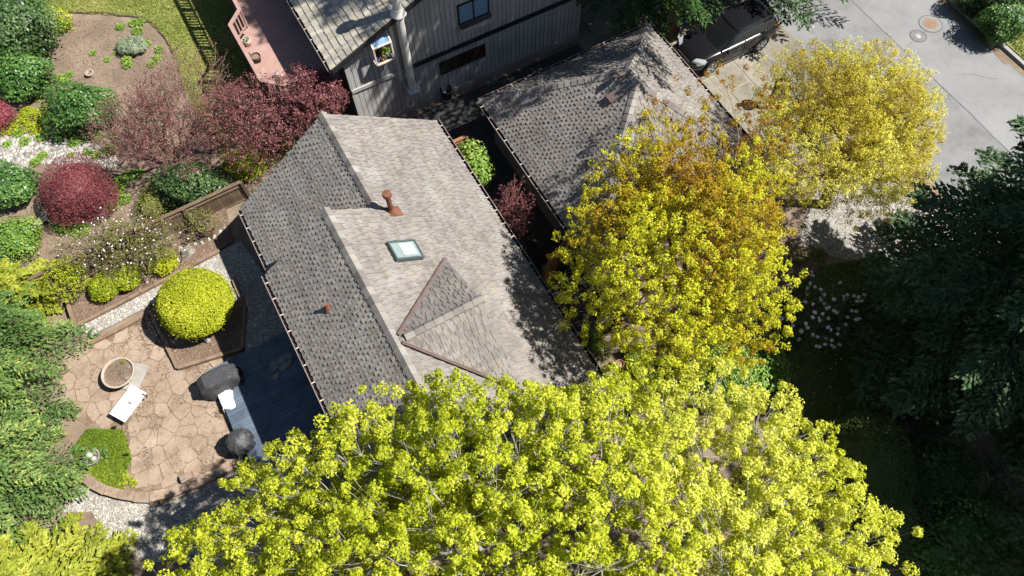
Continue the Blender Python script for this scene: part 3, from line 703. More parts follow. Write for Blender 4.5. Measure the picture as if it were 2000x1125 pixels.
def gutter(parent, p0, p1, out, name='gutter', strap=.62, w=.10):
    """open trough under an eave; out: unit vector away from the wall"""
    p0, p1, out = (np.asarray(q, float) for q in (p0, p1, out)); d = unit(p1 - p0)
    b = MB()
    for q0, q1 in (((0, -.01), (0, -.11)), ((0, -.11), (w, -.11)), ((w, -.11), (w + .015, -.01))):
        A, B_ = p0 + out * q0[0] + ZX * q0[1], p0 + out * q1[0] + ZX * q1[1]; C, D = p1 + out * q1[0] + ZX * q1[1], p1 + out * q0[0] + ZX * q0[1]
        nn = np.cross(B_ - A, d); nn = unit(nn) * .006
        b.add([A, B_, C, D, A + nn, B_ + nn, C + nn, D + nn], [(0, 1, 2, 3), (7, 6, 5, 4), (0, 4, 5, 1), (3, 2, 6, 7), (1, 5, 6, 2), (0, 3, 7, 4)])
    gt = b.build(name, 'gutter_paint', parent)
    b = MB(); b.box((p0 + p1) / 2 + out * (w + .02), d * np.linalg.norm(p1 - p0) / 2, out * .012, ZX * .012); b.build('gutter_lip', 'gutter_lip', gt)
    L = np.linalg.norm(p1 - p0); root = rootloc(parent); me = None
    for k in range(int(L / strap)):
        q = p0 + d * (strap * (k + .5))
        if me is None:
            b = MB(); b.box(out * w * .5 + ZX * .002, d * .014, out * (w * .5 + .015), ZX * .005); me = bpy.data.meshes.new('strap'); me.from_pydata(b.v, [], b.f); me.update(); me.materials.append(M['planter_white'])
        o = bpy.data.objects.new('strap', me); link(o, gt); o.location = [float(x) for x in (q - root)]
    return gt

# ------------------------------------------------------------------ main house
S0, S1, SE = -16.87, -12.61, -3.4
OE, OL, TP = 6.03, -1.92, .7195
ZE, ZL = 2.594, 2.6125
OA = (OE + OL) / 2 + (ZE - ZL) / (2 * TP); ZA = ZE + TP * (OE - OA); DZ = 1.034; OB = OA - DZ / TP; ZB = ZA + DZ; ZLB = ZB - TP * (OB - OL)
house = thing('house', 'large grey-brown shingled house with skylight and small cross gable in the middle', 'house', W(-10, 2, 0))
b = MB()
wi = .42
b.prism([W(S0 + .35, OL + wi, 0), W(S0 + .35, OE - wi, 0), W(S0 + .35, OE - wi, ZE), W(S0 + .35, OA, ZA - .25), W(S0 + .35, OL + wi, ZL)], AX * .2)
b.prism([W(S1, OL + wi, 0), W(S1, OL + wi, ZLB), W(S1, OB, ZB - .2), W(S1, OA, ZA - .25), W(S1, OE - wi, ZE), W(S1, OE - wi, 0)], AX * .2)
b.prism([W(SE - .5, OL + wi, 0), W(SE - .5, OL + wi, ZLB), W(SE - .5, OB, ZB - .2), W(SE - .5, OE - wi, ZE), W(SE - .5, OE - wi, 0)], AX * .2)
b.sob(S0 + .35, S1, OL + wi, OL + wi + .2, 0, ZL); b.sob(S1, SE - .4, OL + wi, OL + wi + .2, 0, ZLB); b.sob(S0 + .35, SE - .4, OE - wi - .2, OE - wi, 0, ZE)
b.build('wall', 'wall_paint', house)
for (s, o, z0, z1, w, sd) in ((-15.2, OL + wi, .9, 2.0, 1.4, -1), (-10.2, OL + wi, .5, 2.5, 2.4, -1), (-6.6, OL + wi, 1.0, 2.2, 1.5, -1), (-14.5, OE - wi, .9, 2.0, 1.4, 1), (-8.8, OE - wi, .9, 2.0, 1.6, 1)):
    b = MB(); b.sob(s - w / 2, s + w / 2, o, o + sd * .03, z0, z1); wd = b.build('window', 'white_paint', house)
    b = MB(); b.sob(s - w / 2 + .07, s - .03, o, o + sd * .036, z0 + .07, z1 - .07); b.sob(s + .03, s + w / 2 - .07, o, o + sd * .036, z0 + .07, z1 - .07); b.build('pane', 'dark_glass', wd)
def slab(b, pts, n, th=.13): b.prism([np.asarray(p) - n * th for p in pts], n * (th - .004))
fr_r = plane_frame(W(S0, OE, ZE), AX, W(0, -1, TP)); fr_la = plane_frame(W(S0, OL, ZL), AX, W(0, 1, TP)); fr_lb = plane_frame(W(S1, OL, ZLB), AX, W(0, 1, TP))
poly_r = [W(S0, OE, ZE), W(SE, OE, ZE), W(SE, OB, ZB), W(S1, OB, ZB), W(S1, OA, ZA), W(S0, OA, ZA)]
poly_la = [W(S0, OL, ZL), W(S1, OL, ZL), W(S1, OA, ZA), W(S0, OA, ZA)]
poly_lb = [W(S1, OL, ZLB), W(SE, OL, ZLB), W(SE, OB, ZB), W(S1, OB, ZB)]
b = MB()
slab(b, poly_r[:3] + [W(S1, OB, ZB)] + [W(S1, OE, ZE)], fr_r[3]); slab(b, [W(S0, OE, ZE), W(S1 + .001, OE, ZE), W(S1 + .001, OA, ZA), W(S0, OA, ZA)], fr_r[3], .132)
slab(b, poly_la, fr_la[3], .128); slab(b, poly_lb, fr_lb[3], .126)
roof = b.build('roof', 'flashing_brown', house)
# cross gable (dormer) standing on the right-hand slope
DS, DO = -7.80, 3.27; DZR = ZB - .03; HW = 2.52; DZE = DZR - TP * HW
def on_right(s, o): return W(s, o, ZE + TP * (OE - o))
dn = [W(DS, OB + .05, DZR), W(DS, DO, DZR), W(DS - HW, DO, DZE), ]; ds = [W(DS, OB + .05, DZR), W(DS + HW, DO, DZE), W(DS, DO, DZR)]
vn = plane_frame(W(DS - HW, DO, DZE), -BX, W(1, 0, TP)); vs = plane_frame(W(DS + HW, DO, DZE), BX, W(-1, 0, TP))
b = MB(); b.prism([p - vn[3] * .02 for p in dn], vn[3] * .016); b.prism([p - vs[3] * .02 for p in ds], vs[3] * .016)
b.prism([W(DS - HW, DO - .03, DZE - .02), W(DS, DO - .03, DZR - .02), W(DS + HW, DO - .03, DZE - .02)], BX * -.05); b.build('cross_gable', 'flashing_brown', house)
vis_h = lambda q, p: (460 < q[0] < 1130) and (210 < q[1] < 690)
n1 = shingle_field(roof, [(fr_r, poly_r), (fr_la, poly_la), (fr_lb, poly_lb), (vn, dn), (vs, ds)], .145, (.06, .15), (.031, .005), 'shingle', visible=vis_h)
dR = unit(W(0, 1, -TP)); dL = unit(W(0, -1, -TP))
caps(roof, W(S1 + .05, OA, ZA), W(S0 - .03, OA, ZA), dR, dL); caps(roof, W(SE, OB, ZB), W(S1 - .05, OB, ZB), dR, dL)
caps(roof, W(DS, OB + .3, DZR), W(DS, DO + .03, DZR), unit(W(1, 0, -TP)), unit(W(-1, 0, -TP)), half=.15, lift=.085)
for sg in (-1, 1):                               # valley flashing of the cross gable
    a, c = W(DS + sg * .12, OB + .14, ZB - .02), W(DS + sg * HW, DO, DZE); d = unit(c - a); nn = fr_r[3]; sd = np.cross(nn, d)
    b = MB(); b.box((a + c) / 2 + nn * .045, d * np.linalg.norm(c - a) / 2, sd * .055, nn * .012); b.box((a + c) / 2 + nn * .06, d * np.linalg.norm(c - a) / 2, sd * .012, nn * .016); b.build('valley_flashing', 'flashing_brown', roof)
# end wall of the raised half and its verge boards
for (p, q, zoff) in ((W(S0 - .02, OL, ZL), W(S0 - .02, OA, ZA), 0), (W(S0 - .02, OE, ZE), W(S0 - .02, OA, ZA), 0), (W(S1 - .021, OA, ZA), W(S1 - .021, OB, ZB), 0)):
    d = unit(q - p); b = MB(); b.box((p + q) / 2 - ZX * .10, d * np.linalg.norm(q - p) / 2, AX * .018, ZX * .085); b.build('verge_board', 'gutter_paint', house)
gutter(house, W(S0, OL, ZL), W(S1, OL, ZL), -BX); gutter(house, W(S1, OL, ZLB), W(SE, OL, ZLB), -BX); gutter(house, W(S0, OE, ZE), W(SE, OE, ZE), BX)
# rusty flue, small vents, skylight
def vent_pipe(parent, p, h, r, cap_r, mat='rust', nm='vent_pipe'):
    b = MB(); b.tube([p - ZX * .1, p + ZX * h], r, 12); v = b.build(nm, mat, parent, smooth=False)
    b = MB(); b.lathe(p, [(r * 2.6, -.02 - .0), (r * 1.3, .16), (r * 1.02, .2)], 14); b.build('flashing', mat, v)
    if cap_r:
        b = MB(); b.lathe(p + ZX * h, [(r * .6, -.05), (cap_r, -.02), (cap_r, .10), (cap_r * .9, .13), (.001, .15)], 16); b.build('vent_cap', mat, v)
    return v
vent_pipe(house, on_right(-12.42, 2.48) + ZX * .02, .95, .085, .145)
b = MB(); q0 = on_right(-12.42, 2.55); b.box(q0 + fr_r[3] * .04, fr_r[1] * .2, fr_r[2] * .24, fr_r[3] * .008); b.build('flashing_plate', 'rust', house)
q = None
for z in np.linspace(4, 6.4, 200):
    p = g(640, 603, z); s_, o_ = so(p)
    if abs(ZB - TP * (OB - o_) - z) < .03: q = p
vent_pipe(house, q, .30, .05, 0)
p = g(1090, 622, 4.9); 
sk = [(-11.05, 1.74), (-10.47, 1.70), (-10.47, 2.54), (-11.05, 2.54)]
O, u, v, n = fr_r; c = on_right(-10.77, 2.14); hs, hv = .33, .49
b = MB()
for sg in (-1, 1): b.box(c + u * sg * hs + n * .09, u * .028, v * (hv + .028), n * .085)
for sg in (-1, 1): b.box(c + v * sg * hv + n * .09, u * (hs - .028), v * .028, n * .0835)
sky_o = b.build('skylight', 'skylight_frame', house)
b = MB(); b.box(c + n * .135, u * (hs - .034), v * (hv - .034), n * .006); b.build('pane', 'skylight_glass', sky_o)
b = MB(); b.box(c + n * .147 - v * .10 - u * .02, u * (hs - .11), v * (hv - .25), n * .004); b.build('blind', 'blind_white', sky_o)

# ------------------------------------------------------------------ garage
GW, GE, GN, GS, GZE, GT = 7.97, 15.97, -16.97, -8.97, 2.5, .76
gm = (GW + GE) / 2; hh = (GE - GW) / 2; GP = GZE + GT * hh
garage = thing('garage', 'square garage with a four-sided grey-brown shingle roof behind the orange tree', 'garage', W(-13, 12, 0))
b = MB(); wi = .4
b.sob(GN + wi, GS - wi, GW + wi, GW + wi + .2, 0, GZE); b.sob(GN + wi, GS - wi, GE - wi - .2, GE - wi, 0, GZE); b.sob(GN + wi, GN + wi + .2, GW + wi + .2, GE - wi - .2, 0, GZE); b.sob(GS - wi - .2, GS - wi, GW + wi + .2, GE - wi - .2, 0, GZE)
b.build('wall', 'wall_paint', garage)
b = MB(); b.sob(-15.4, -10.6, GE - wi, GE - wi + .03, .02, 2.15); gd = b.build('garage_door', 'white_paint', garage)
for k in range(4): b = MB(); b.sob(-15.3, -10.7, GE - wi + .03, GE - wi + .045, .08 + k * .52, .52 + k * .52); b.build('panel', 'white_paint', gd)
RS = .30                                          # half length of the short ridge
pk0, pk1 = W(-12.97 - RS, gm, GP), W(-12.97 + RS, gm, GP)
cW, cN, cE, cS = W(GN, GW, GZE), W(GN, GE, GZE), W(GS, GE, GZE), W(GS, GW, GZE)
P_w = [cW, cS, pk1, pk0]; P_n = [cN, cW, pk0]; P_e = [cE, cN, pk0, pk1]; P_s = [cS, cE, pk1]
ts = (GP - GZE) / (hh - RS)
F_w = plane_frame(cW, AX, W(0, 1, GT)); F_e = plane_frame(cE, -AX, W(0, -1, GT)); F_n = plane_frame(cN, -BX, W(1, 0, ts)); F_s = plane_frame(cS, BX, W(-1, 0, ts))
b = MB()
for P_, F_ in ((P_w, F_w), (P_e, F_e), (P_n, F_n), (P_s, F_s)): slab(b, P_, F_[3], .11)
groof = b.build('roof', 'flashing_brown', garage)
vis_g = lambda q, p: (930 < q[0] < 1260) and (30 < q[1] < 380)
n2 = shingle_field(groof, [(F_w, P_w), (F_e, P_e), (F_n, P_n), (F_s, P_s)], .145, (.06, .15), (.031, .005), 'shingle', visible=vis_g, seed=5)
def hipcaps(p0, p1, na, nb_):
    d = unit(np.asarray(p1) - np.asarray(p0)); w1 = np.cross(d, na); w2 = np.cross(d, nb_)
    w1 = w1 if w1[2] < 0 else -w1; w2 = w2 if w2[2] < 0 else -w2
    if (w1 @ w2) > .9: w2 = -w2
    # each goes away from the edge on its own plane
    caps(groof, p0, p1, unit(w1), unit(w2), half=.17, ln=.27, lift=.035)
for c_, pk, na, nb_ in ((cW, pk0, F_w[3], F_n[3]), (cN, pk0, F_n[3], F_e[3]), (cE, pk1, F_e[3], F_s[3]), (cS, pk1, F_s[3], F_w[3])): hipcaps(c_, pk, na, nb_)
caps(groof, pk0, pk1, unit(W(0, 1, -GT)), unit(W(0, -1, -GT)), half=.15)
gutter(garage, cW, cS, -BX); gutter(garage, cN, cW, -AX); gutter(garage, cE, cN, BX); gutter(garage, cS, cE, AX)
def roof_box(parent, p, F_, w=.16, h=.14, mat='flashing_brown'):
    b = MB(); O, u, v, n = F_; b.add([p + u * a * w + v * c_ * w + n * (z if c_ < 0 else z * .35) for z in (0, h) for c_ in (-1, 1) for a in (-1, 1)], [(4, 5, 7, 6), (0, 1, 5, 4), (2, 6, 7, 3), (0, 4, 6, 2), (1, 3, 7, 5)]); return b.build('roof_vent', mat, parent)
def hit_plane(x, y, F_):
    O, u, v, n = F_; d = fwd + RT * (x - 1000) / FOC - UP * (y - 562.5) / FOC; C = np.array([0, 0, CAM_H]); return C + d * (((O - C) @ n) / (d @ n))
roof_box(garage, hit_plane(1198, 190, F_w) + F_w[3] * .02, F_w); roof_box(garage, hit_plane(1214, 146, F_n) + F_n[3] * .02, F_n, .12, .1)

# ------------------------------------------------------------------ neighbour's house
NS, NZ, NO, NT = -19.82, 4.362, 3.24, .4354
NC = 9.12; NPK = NZ + NT * (NC - NO)
nb = thing('neighbour_house', 'grey two-storey board-sided house with pale shake roof and tall white flue', 'house', W(-23, 9, 0))
wz = lambda o: NZ + NT * (min(o, 2 * NC - o) - NO) - .14
NL, NR = 3.82, 14.42
b = MB(); b.prism([W(NS - .04, NL, 0), W(NS - .04, NR, 0), W(NS - .04, NR, wz(NR)), W(NS - .04, NC, wz(NC)), W(NS - .04, NL, wz(NL))], AX * -9.5); b.build('wall', 'siding_back', nb)
b = MB(); b.sob(NS - .03, NS + .05, NL - .02, NR + .02, 0, .28); b.build('foundation', 'concrete', nb)
bm_ = bpy.data.meshes.new('board'); tmp = MB(); tmp.add([(x, y, z) for z in (0, 1) for y in (-.5, .5) for x in (0, 1)], [(4, 5, 7, 6), (0, 1, 5, 4), (2, 6, 7, 3), (0, 4, 6, 2), (1, 3, 7, 5)])
bm_.from_pydata(tmp.v, [], tmp.f); bm_.update(); bm_.materials.append(M['siding'])
BZ = 2.55
o_ = NL; nroot = rootloc(nb)
while o_ < NR - .05:
    w = .205; oc = o_ + w / 2
    for z0, z1 in ((.26, BZ - .09), (BZ + .09, min(wz(o_), wz(min(o_ + w, NR))) - .02)):
        o = bpy.data.objects.new('board', bm_); link(o, nb)
        p = W(NS - .035, oc, z0) - nroot; dp = .04 + random.uniform(-.002, .003)
        o.matrix_basis = Matrix(((AX[0] * dp, BX[0] * (w - .02), 0, p[0]), (AX[1] * dp, BX[1] * (w - .02), 0, p[1]), (0, 0, z1 - z0, p[2]), (0, 0, 0, 1)))
    o_ += w
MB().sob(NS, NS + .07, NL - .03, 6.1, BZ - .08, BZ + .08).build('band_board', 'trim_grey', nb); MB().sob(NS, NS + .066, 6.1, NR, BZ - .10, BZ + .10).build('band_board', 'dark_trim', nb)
for oc_, zc_ in ((NL, wz(NL)), (NR, wz(NR))): MB().sob(NS - .04, NS + .03, oc_ - .055, oc_ + .055, 0, zc_).build('corner_board', 'trim_grey', nb)
NSR = NS + .30                                     # verge of the roof
F_nw = plane_frame(W(-29, NO, NZ), AX, W(0, 1, NT)); P_nw = [W(-29, NO, NZ), W(NSR, NO, NZ), W(NSR, NC, NPK), W(-29, NC, NPK)]
F_ne = plane_frame(W(NSR, 2 * NC - NO, NZ), -AX, W(0, -1, NT)); P_ne = [W(NSR, 2 * NC - NO, NZ), W(-29, 2 * NC - NO, NZ), W(-29, NC, NPK), W(NSR, NC, NPK)]
b = MB(); slab(b, P_nw, F_nw[3], .12); slab(b, P_ne, F_ne[3], .118); nroof = b.build('roof', 'siding_back', nb)
n3 = shingle_field(nroof, [(F_nw, P_nw), (F_ne, P_ne)], .27, (.10, .24), (.050, .044), 'shake', name='shake', visible=lambda q, p: 540 < q[0] < 830 and -20 < q[1] < 140, seed=8, over=1.12)
for p, q in ((W(NSR + .02, NO, NZ), W(NSR + .02, NC, NPK)), (W(NSR + .02, 2 * NC - NO, NZ), W(NSR + .02, NC, NPK))): b = MB(); b.box((p + q) / 2 - ZX * .13, (q - p) / 2, AX * .018, ZX * .10); b.build('verge_board', 'dark_trim', nb)
gutter(nb, W(-29, NO, NZ), W(NSR, NO, NZ), -BX)
# flue
o_f, z_f = on_s(806, 172, NS + .24); fx = W(NS + .24, o_f, 0); rzf = NZ + NT * (o_f - NO)
b = MB(); b.tube([fx + ZX * z_f, fx + ZX * (rzf + 1.9)], .165, 20, cap=True); fl = b.build('flue_pipe', 'pipe_paint', nb, smooth=False)
for zc in (z_f + 1.2, z_f + 2.5, z_f + 3.7): b = MB(); b.lathe(fx + ZX * zc, [(.167, -.02), (.174, 0), (.167, .02)], 20); b.build('seam_band', 'pipe_paint', fl)
b = MB(); b.lathe(fx + ZX * rzf, [(.30, -.06), (.24, .08), (.19, .20), (.168, .22)], 20); b.build('storm_collar', 'pipe_paint', fl)
b = MB(); b.lathe(fx + ZX * (rzf + 1.9), [(.17, 0), (.24, .02), (.24, .14), (.001, .22)], 20); b.build('cap', 'pipe_paint', fl)
b = MB(); b.sob(NS, NS + .50, o_f - .26, o_f + .26, z_f - .05, z_f - .003); b.build('bracket', 'white_paint', fl)
b = MB(); b.sob(NS + .01, NS + .10, o_f - .42, o_f - .29, z_f + .5, rzf - .55); b.build('cover_board', 'pipe_paint', nb)
b = MB(); oo, zz = on_s(792, 146, NS + .08); b.sob(NS + .005, NS + .10, oo - .07, oo + .07, zz - .14, zz + .1); b.build('meter_box', 'white_paint', nb)
def wall_window(nm, pts, glass, frame_mat, dep=.06, mull=True, sill=False, fw=.06):
    """window from its four corner points on the wall plane"""
    q = [on_s(x, y, NS + .03) for x, y in pts]; o0 = (q[0][0] + q[3][0]) / 2; o1 = (q[1][0] + q[2][0]) / 2; z1 = (q[0][1] + q[1][1]) / 2; z0 = (q[2][1] + q[3][1]) / 2
    b = MB()
    for a, c_, d_, e in ((o0 - fw, o0, z0 - fw, z1 + fw), (o1, o1 + fw, z0 - fw, z1 + fw), (o0, o1, z0 - fw, z0), (o0, o1, z1, z1 + fw)): b.sob(NS + .002, NS + dep, a, c_, d_, e)
    if mull: b.sob(NS + .012, NS + dep - .012, (o0 + o1) / 2 - .025, (o0 + o1) / 2 + .025, z0, z1)
    w_ = b.build(nm, frame_mat, nb)
    b = MB(); b.sob(NS + .007, NS + .022, o0, o1, z0, z1); b.build('pane', glass, w_)
    return w_, o0, o1, z0, z1
w1, o0, o1, z0, z1 = wall_window('window', [(896, 12), (952, -10), (953, 24), (897, 47)], 'window_blue', 'dark_trim')
b = MB(); b.sob(NS + .01, NS + .30, o0 - .1, o1 + .12, z0 - .30, z0 - .27); b.sob(NS + .28, NS + .30, o0 - .1, o1 + .12, z0 - .27, z0 - .08); b.sob(NS + .01, NS + .28, o0 - .1, o0 - .08, z0 - .27, z0 - .08); b.sob(NS + .01, NS + .28, o1 + .10, o1 + .12, z0 - .27, z0 - .08); fbx = b.build('flower_box', 'trim_grey', nb)
b = MB(); b.sob(NS + .02, NS + .275, o0 - .075, o1 + .095, z0 - .26, z0 - .13); b.build('box_soil', 'bark_mulch', fbx)
w2, o0, o1, z0, z1 = wall_window('window', [(860, 124), (945, 87), (946, 108), (861, 146)], 'brown_glass', 'gutter_paint', mull=True, fw=.04)
# garden window: a glass box standing out of the wall, with pots on its shelf
q = [on_s(x, y, NS + .35) for x, y in ((727, 84), (762, 72), (769, 114), (735, 128))]; o0, o1 = (q[0][0] + q[3][0]) / 2, (q[1][0] + q[2][0]) / 2; z1, z0 = (q[0][1] + q[1][1]) / 2, (q[2][1] + q[3][1]) / 2
b = MB(); d_ = .38
for o_c in (o0, o1): b.sob(NS + .005, NS + d_, o_c - .03, o_c + .03, z0 - .03, z0 + .03); b.sob(NS + d_ - .04, NS + d_ + .02, o_c - .03, o_c + .03, z0 + .03, z1 - .25); b.box((W(NS, o_c, z1) + W(NS + d_, o_c, z1 - .25)) / 2, (W(NS + d_, o_c, z1 - .25) - W(NS, o_c, z1)) / 2, BX * .03, ZX * .03)
b.sob(NS + d_ - .04, NS + d_ + .02, o0 + .03, o1 - .03, z0 - .028, z0 + .028); b.sob(NS + d_ - .04, NS + d_ + .02, o0 + .03, o1 - .03, z1 - .28, z1 - .23); gw = b.build('garden_window', 'planter_white', nb)
b = MB(); b.add([W(NS + .004, o0, z1), W(NS + .004, o1, z1), W(NS + d_, o1, z1 - .25), W(NS + d_, o0, z1 - .25), W(NS + .004, o0, z1 - .01), W(NS + .004, o1, z1 - .01), W(NS + d_, o1, z1 - .26), W(NS + d_, o0, z1 - .26)], [(0, 1, 2, 3), (7, 6, 5, 4), (0, 4, 5, 1), (2, 6, 7, 3)]); b.build('top_pane', 'window_blue', gw)
b = MB(); b.sob(NS + .004, NS + .012, o0 + .03, o1 - .03, z0, z1 - .05); b.build('opening', 'brown_glass', gw)
b = MB(); b.sob(NS + .012, NS + d_ - .05, o0 + .04, o1 - .04, z0 - .02, z0 + .0); b.build('shelf', 'cedar_wood', gw)
for k, mt in enumerate(('pot_blue', 'terracotta', 'planter_white', 'pot_blue')):
    b = MB(); b.lathe(W(NS + .2 + .05 * (k % 2), o0 + .14 + k * (o1 - o0 - .2) / 3.4, z0), [(.05, 0), (.075, .15), (.06, .15), (.055, .08), (.001, .08)], 10); b.build('pot', mt, gw)
C = np.array([W(NS + .2, o1 - .22, z0 + .35)]) + rng.normal(size=(140, 3)) * .09; V, F = leaves(C, np.tile([0, 0, 1.0], (140, 1)), .08, 1.0); fast('plant', V, F, 'fresh_leaf', gw, rnd=rng.uniform(0, 1, 140))
# security light on the left corner
b = MB(); b.box(W(NS + .06, NL + .25, .55), AX * .06, BX * .07, ZX * .05); b.build('lamp_box', 'planter_white', nb)

# neighbour's raised pink deck
DKZ, CAPZ = 2.48, 3.46
deck_n = thing('neighbour_deck', 'raised pink-stained wooden deck with railing along the grey house', 'deck', W(-25, 2.4, 0))
path = [(-30.5, 1.42), (-25.15, 1.42), (-24.55, .80), (-21.25, .86), (-20.62, 1.52), (-20.72, 3.0)]
dp = [W(s, o, 0) for s, o in path] + [W(-20.72, 3.78, 0), W(-30.5, 3.78, 0)]
dpa = np.array(dp)[:, :2]
b = MB(); diag = unit(AX * .55 - BX * .84); per = np.cross(ZX, diag); bw = .14; allp = dpa @ diag[:2]; alls = dpa @ per[:2]
k = alls.min()
while k < alls.max():
    tt = np.arange(allp.min(), allp.max(), .02); q = tt[:, None] * diag[:2] + (k + bw / 2) * per[:2]; ins = inpoly(q, dpa)
    if ins.any():
        t0, t1 = tt[ins][0], tt[ins][-1]; m = diag * (t0 + t1) / 2 + per * (k + bw / 2); b.box((m[0], m[1], DKZ - .02), diag * (t1 - t0) / 2, per * (bw / 2 - .006), ZX * .02)
    k += bw
o = b.build('deck_boards', 'pink_stain', deck_n, rnd=True); o['kind'] = 'stuff'
b = MB(); b.prism([(p[0], p[1], DKZ - .30) for p in dp], (0, 0, .255)); b.build('joist_frame', 'fence_wood', deck_n)
bal = bpy.data.meshes.new('baluster'); t_ = MB(); t_.box((0, 0, .41), (.045, 0, 0), (0, .018, 0), (0, 0, .41)); bal.from_pydata(t_.v, [], t_.f); bal.update(); bal.materials.append(M['pink_stain'])
droot = rootloc(deck_n)
for i, ((sa, oa), (sb, ob)) in enumerate(zip(path[:-1], path[1:])):
    a, c = W(sa, oa, 0), W(sb, ob, 0); d = unit(c - a); L = np.linalg.norm(c - a); sd = np.cross(ZX, d)
    b = MB(); b.box((a + c) / 2 + ZX * (CAPZ - .02 - i * .0015), d * (L / 2 + .03), sd * .075, ZX * .02); b.build('cap_rail', 'pink_stain', deck_n)
    b = MB(); b.box((a + c) / 2 + ZX * (DKZ + .13), d * (L / 2 - .05), sd * .025, ZX * .035); b.box((a + c) / 2 + ZX * (CAPZ - .09), d * (L / 2 - .05), sd * .025, ZX * .035); b.build('rail', 'pink_stain', deck_n)
    nposts = max(1, int(round(L / 1.5)))
    for k in range(nposts + (1 if i == len(path) - 2 else 0)):
        b = MB(); b.box(a + d * L * k / nposts + ZX * (CAPZ - .05) / 2, d * .045, sd * .045, ZX * (CAPZ - .05) / 2); b.build('post', 'pink_stain', deck_n)
    nbal = int(L / .19)
    for k in range(nbal):
        o = bpy.data.objects.new('baluster', bal); link(o, deck_n); p = a + d * (L * (k + .5) / nbal) + ZX * (DKZ + .13) - droot
        o.matrix_basis = Matrix.Translation(p) @ Matrix.Rotation(math.atan2(d[1], d[0]), 4, 'Z')

# ================================================================== YARD STRUCTURES
# main deck, blue stained
DK = .58
deck = thing('deck', 'blue-stained low wooden deck along the big house beside the patio', 'deck', W(-10.5, -3.6, 0))
b = MB(); k = -12.55
while k < -7.9:
    b.sob(k + .004, k + .136, -5.42, OL + .40, DK - .03, DK); k += .14
o = b.build('deck_boards', 'deck_stain', deck, rnd=True); o['kind'] = 'stuff'
b = MB(); b.sob(-12.56, -7.9, -5.44, -5.40, DK - .24, DK - .032); b.sob(-12.60, -12.56, -5.44, OL + .40, DK - .24, DK - .032); b.build('fascia', 'deck_stain', deck, rnd=True)
b = MB(); b.sob(-12.5, -7.95, -5.3, OL + .35, .02, DK - .035); b.build('joist_frame', 'dark_trim', deck)
# curved patio wall of stone blocks
wl = gp([(150, 912), (163, 930), (182, 945), (206, 957), (232, 965), (262, 970), (292, 971), (322, 964), (352, 954), (385, 941), (420, 925), (452, 908)], GZ + .08)
wall_t = thing('patio_wall', 'low curved wall of tan stone blocks holding up the patio', 'garden wall', (wl[5][0], wl[5][1], 0))
for i in range(len(wl) - 1):
    a, c = wl[i], wl[i + 1]; L = np.linalg.norm(c - a); d = unit(c - a); sd = np.cross(ZX, d); kk = max(1, int(round(L / .42)))
    for k in range(kk):
        m = a + d * L * (k + .5) / kk + sd * random.uniform(-.01, .01); top = GZ + .08 + random.uniform(-.015, .02)
        b = MB(); b.box((m[0], m[1], top / 2), d * (L / kk / 2 - .006), sd * (.15 + random.uniform(0, .02)), ZX * top / 2); b.build('stone_block', 'block_stone', wall_t)
st = thing('garden_step', 'broad low step of tan paving blocks below the curved patio wall', 'step', g(325, 975, 0))
for i, (x, y) in enumerate(((303, 981), (320, 976), (338, 970), (355, 963), (306, 971), (324, 966), (342, 960))):
    p = g(x, y, .12); d = unit(g(360, 962) - g(300, 982)); sd = np.cross(ZX, d)
    b = MB(); b.box((p[0], p[1], .06 + .002 * (i > 3)), d * .155, sd * .10, ZX * .065); b.build('paving_block', 'block_stone', st)
loose = thing('loose_block', 'loose stone block lying on the curved wall near the grill', 'stone', g(365, 932, GZ + .1))
p = g(365, 932, GZ + .17); b = MB(); b.box(p, BX * .2, AX * .13, ZX * .08); b.build('block', 'block_stone', loose)
b = MB(); b.box(p + BX * -.12 + ZX * .10 + AX * .02, BX * .07, AX * .05, ZX * .03); b.build('chip', 'rock', loose)
# timber edgings
def timbers(name, label, pts, z0, z1, w=.13):
    t = thing(name, label, 'edging', (pts[0][0], pts[0][1], z0))
    for a, c in zip(pts[:-1], pts[1:]):
        a, c = np.asarray(a, float), np.asarray(c, float); L = np.hypot(*(c - a)[:2]); d = unit([*(c - a)[:2], 0]); sd = np.cross(ZX, d); kk = max(1, int(round(L / 2.2)))
        for k in range(kk):
            m = a + (c - a) * (k + .5) / kk; b = MB(); b.box((m[0], m[1], (z0 + z1) / 2 + random.uniform(-.004, .004)), d * (L / kk / 2 - .005), sd * w / 2, ZX * (z1 - z0) / 2); b.build('timber', 'timber', t)
    return t
timbers('timber_edging', 'long weathered timber edging between gravel walk and shrub bed', gp([(142, 638), (300, 556), (428, 488)], GZ + .2), GZ, GZ + .20)
timbers('timber_edging', 'low timber edging between gravel walk and stone patio', gp([(178, 668), (240, 637), (292, 608)], GZ + .15), GZ - .02, GZ + .15, .16)
timbers('topiary_bed_edging', 'square timber frame around the round yellow topiary', gp([(292, 608), (346, 718), (472, 680), (478, 600), (455, 545)], GZ + .2), GZ - .02, GZ + .20, .12)
timbers('timber_post_rail', 'short dark timber rail at the end of the shrub bed', gp([(130, 585), (146, 632)], GZ + .3), GZ, GZ + .34, .14)
tb = gp([(292, 610), (346, 716), (470, 678), (476, 602), (440, 560)], GZ + .14); sheet('planter_soil', tb, GZ + .14, 'bark_mulch', .14)
scatter('leaf_litter', 'brown needles and bark in the square bed under the topiary', tb, GZ + .145, 2500, .02, 'mulch_chip', 'litter', 16, .4)
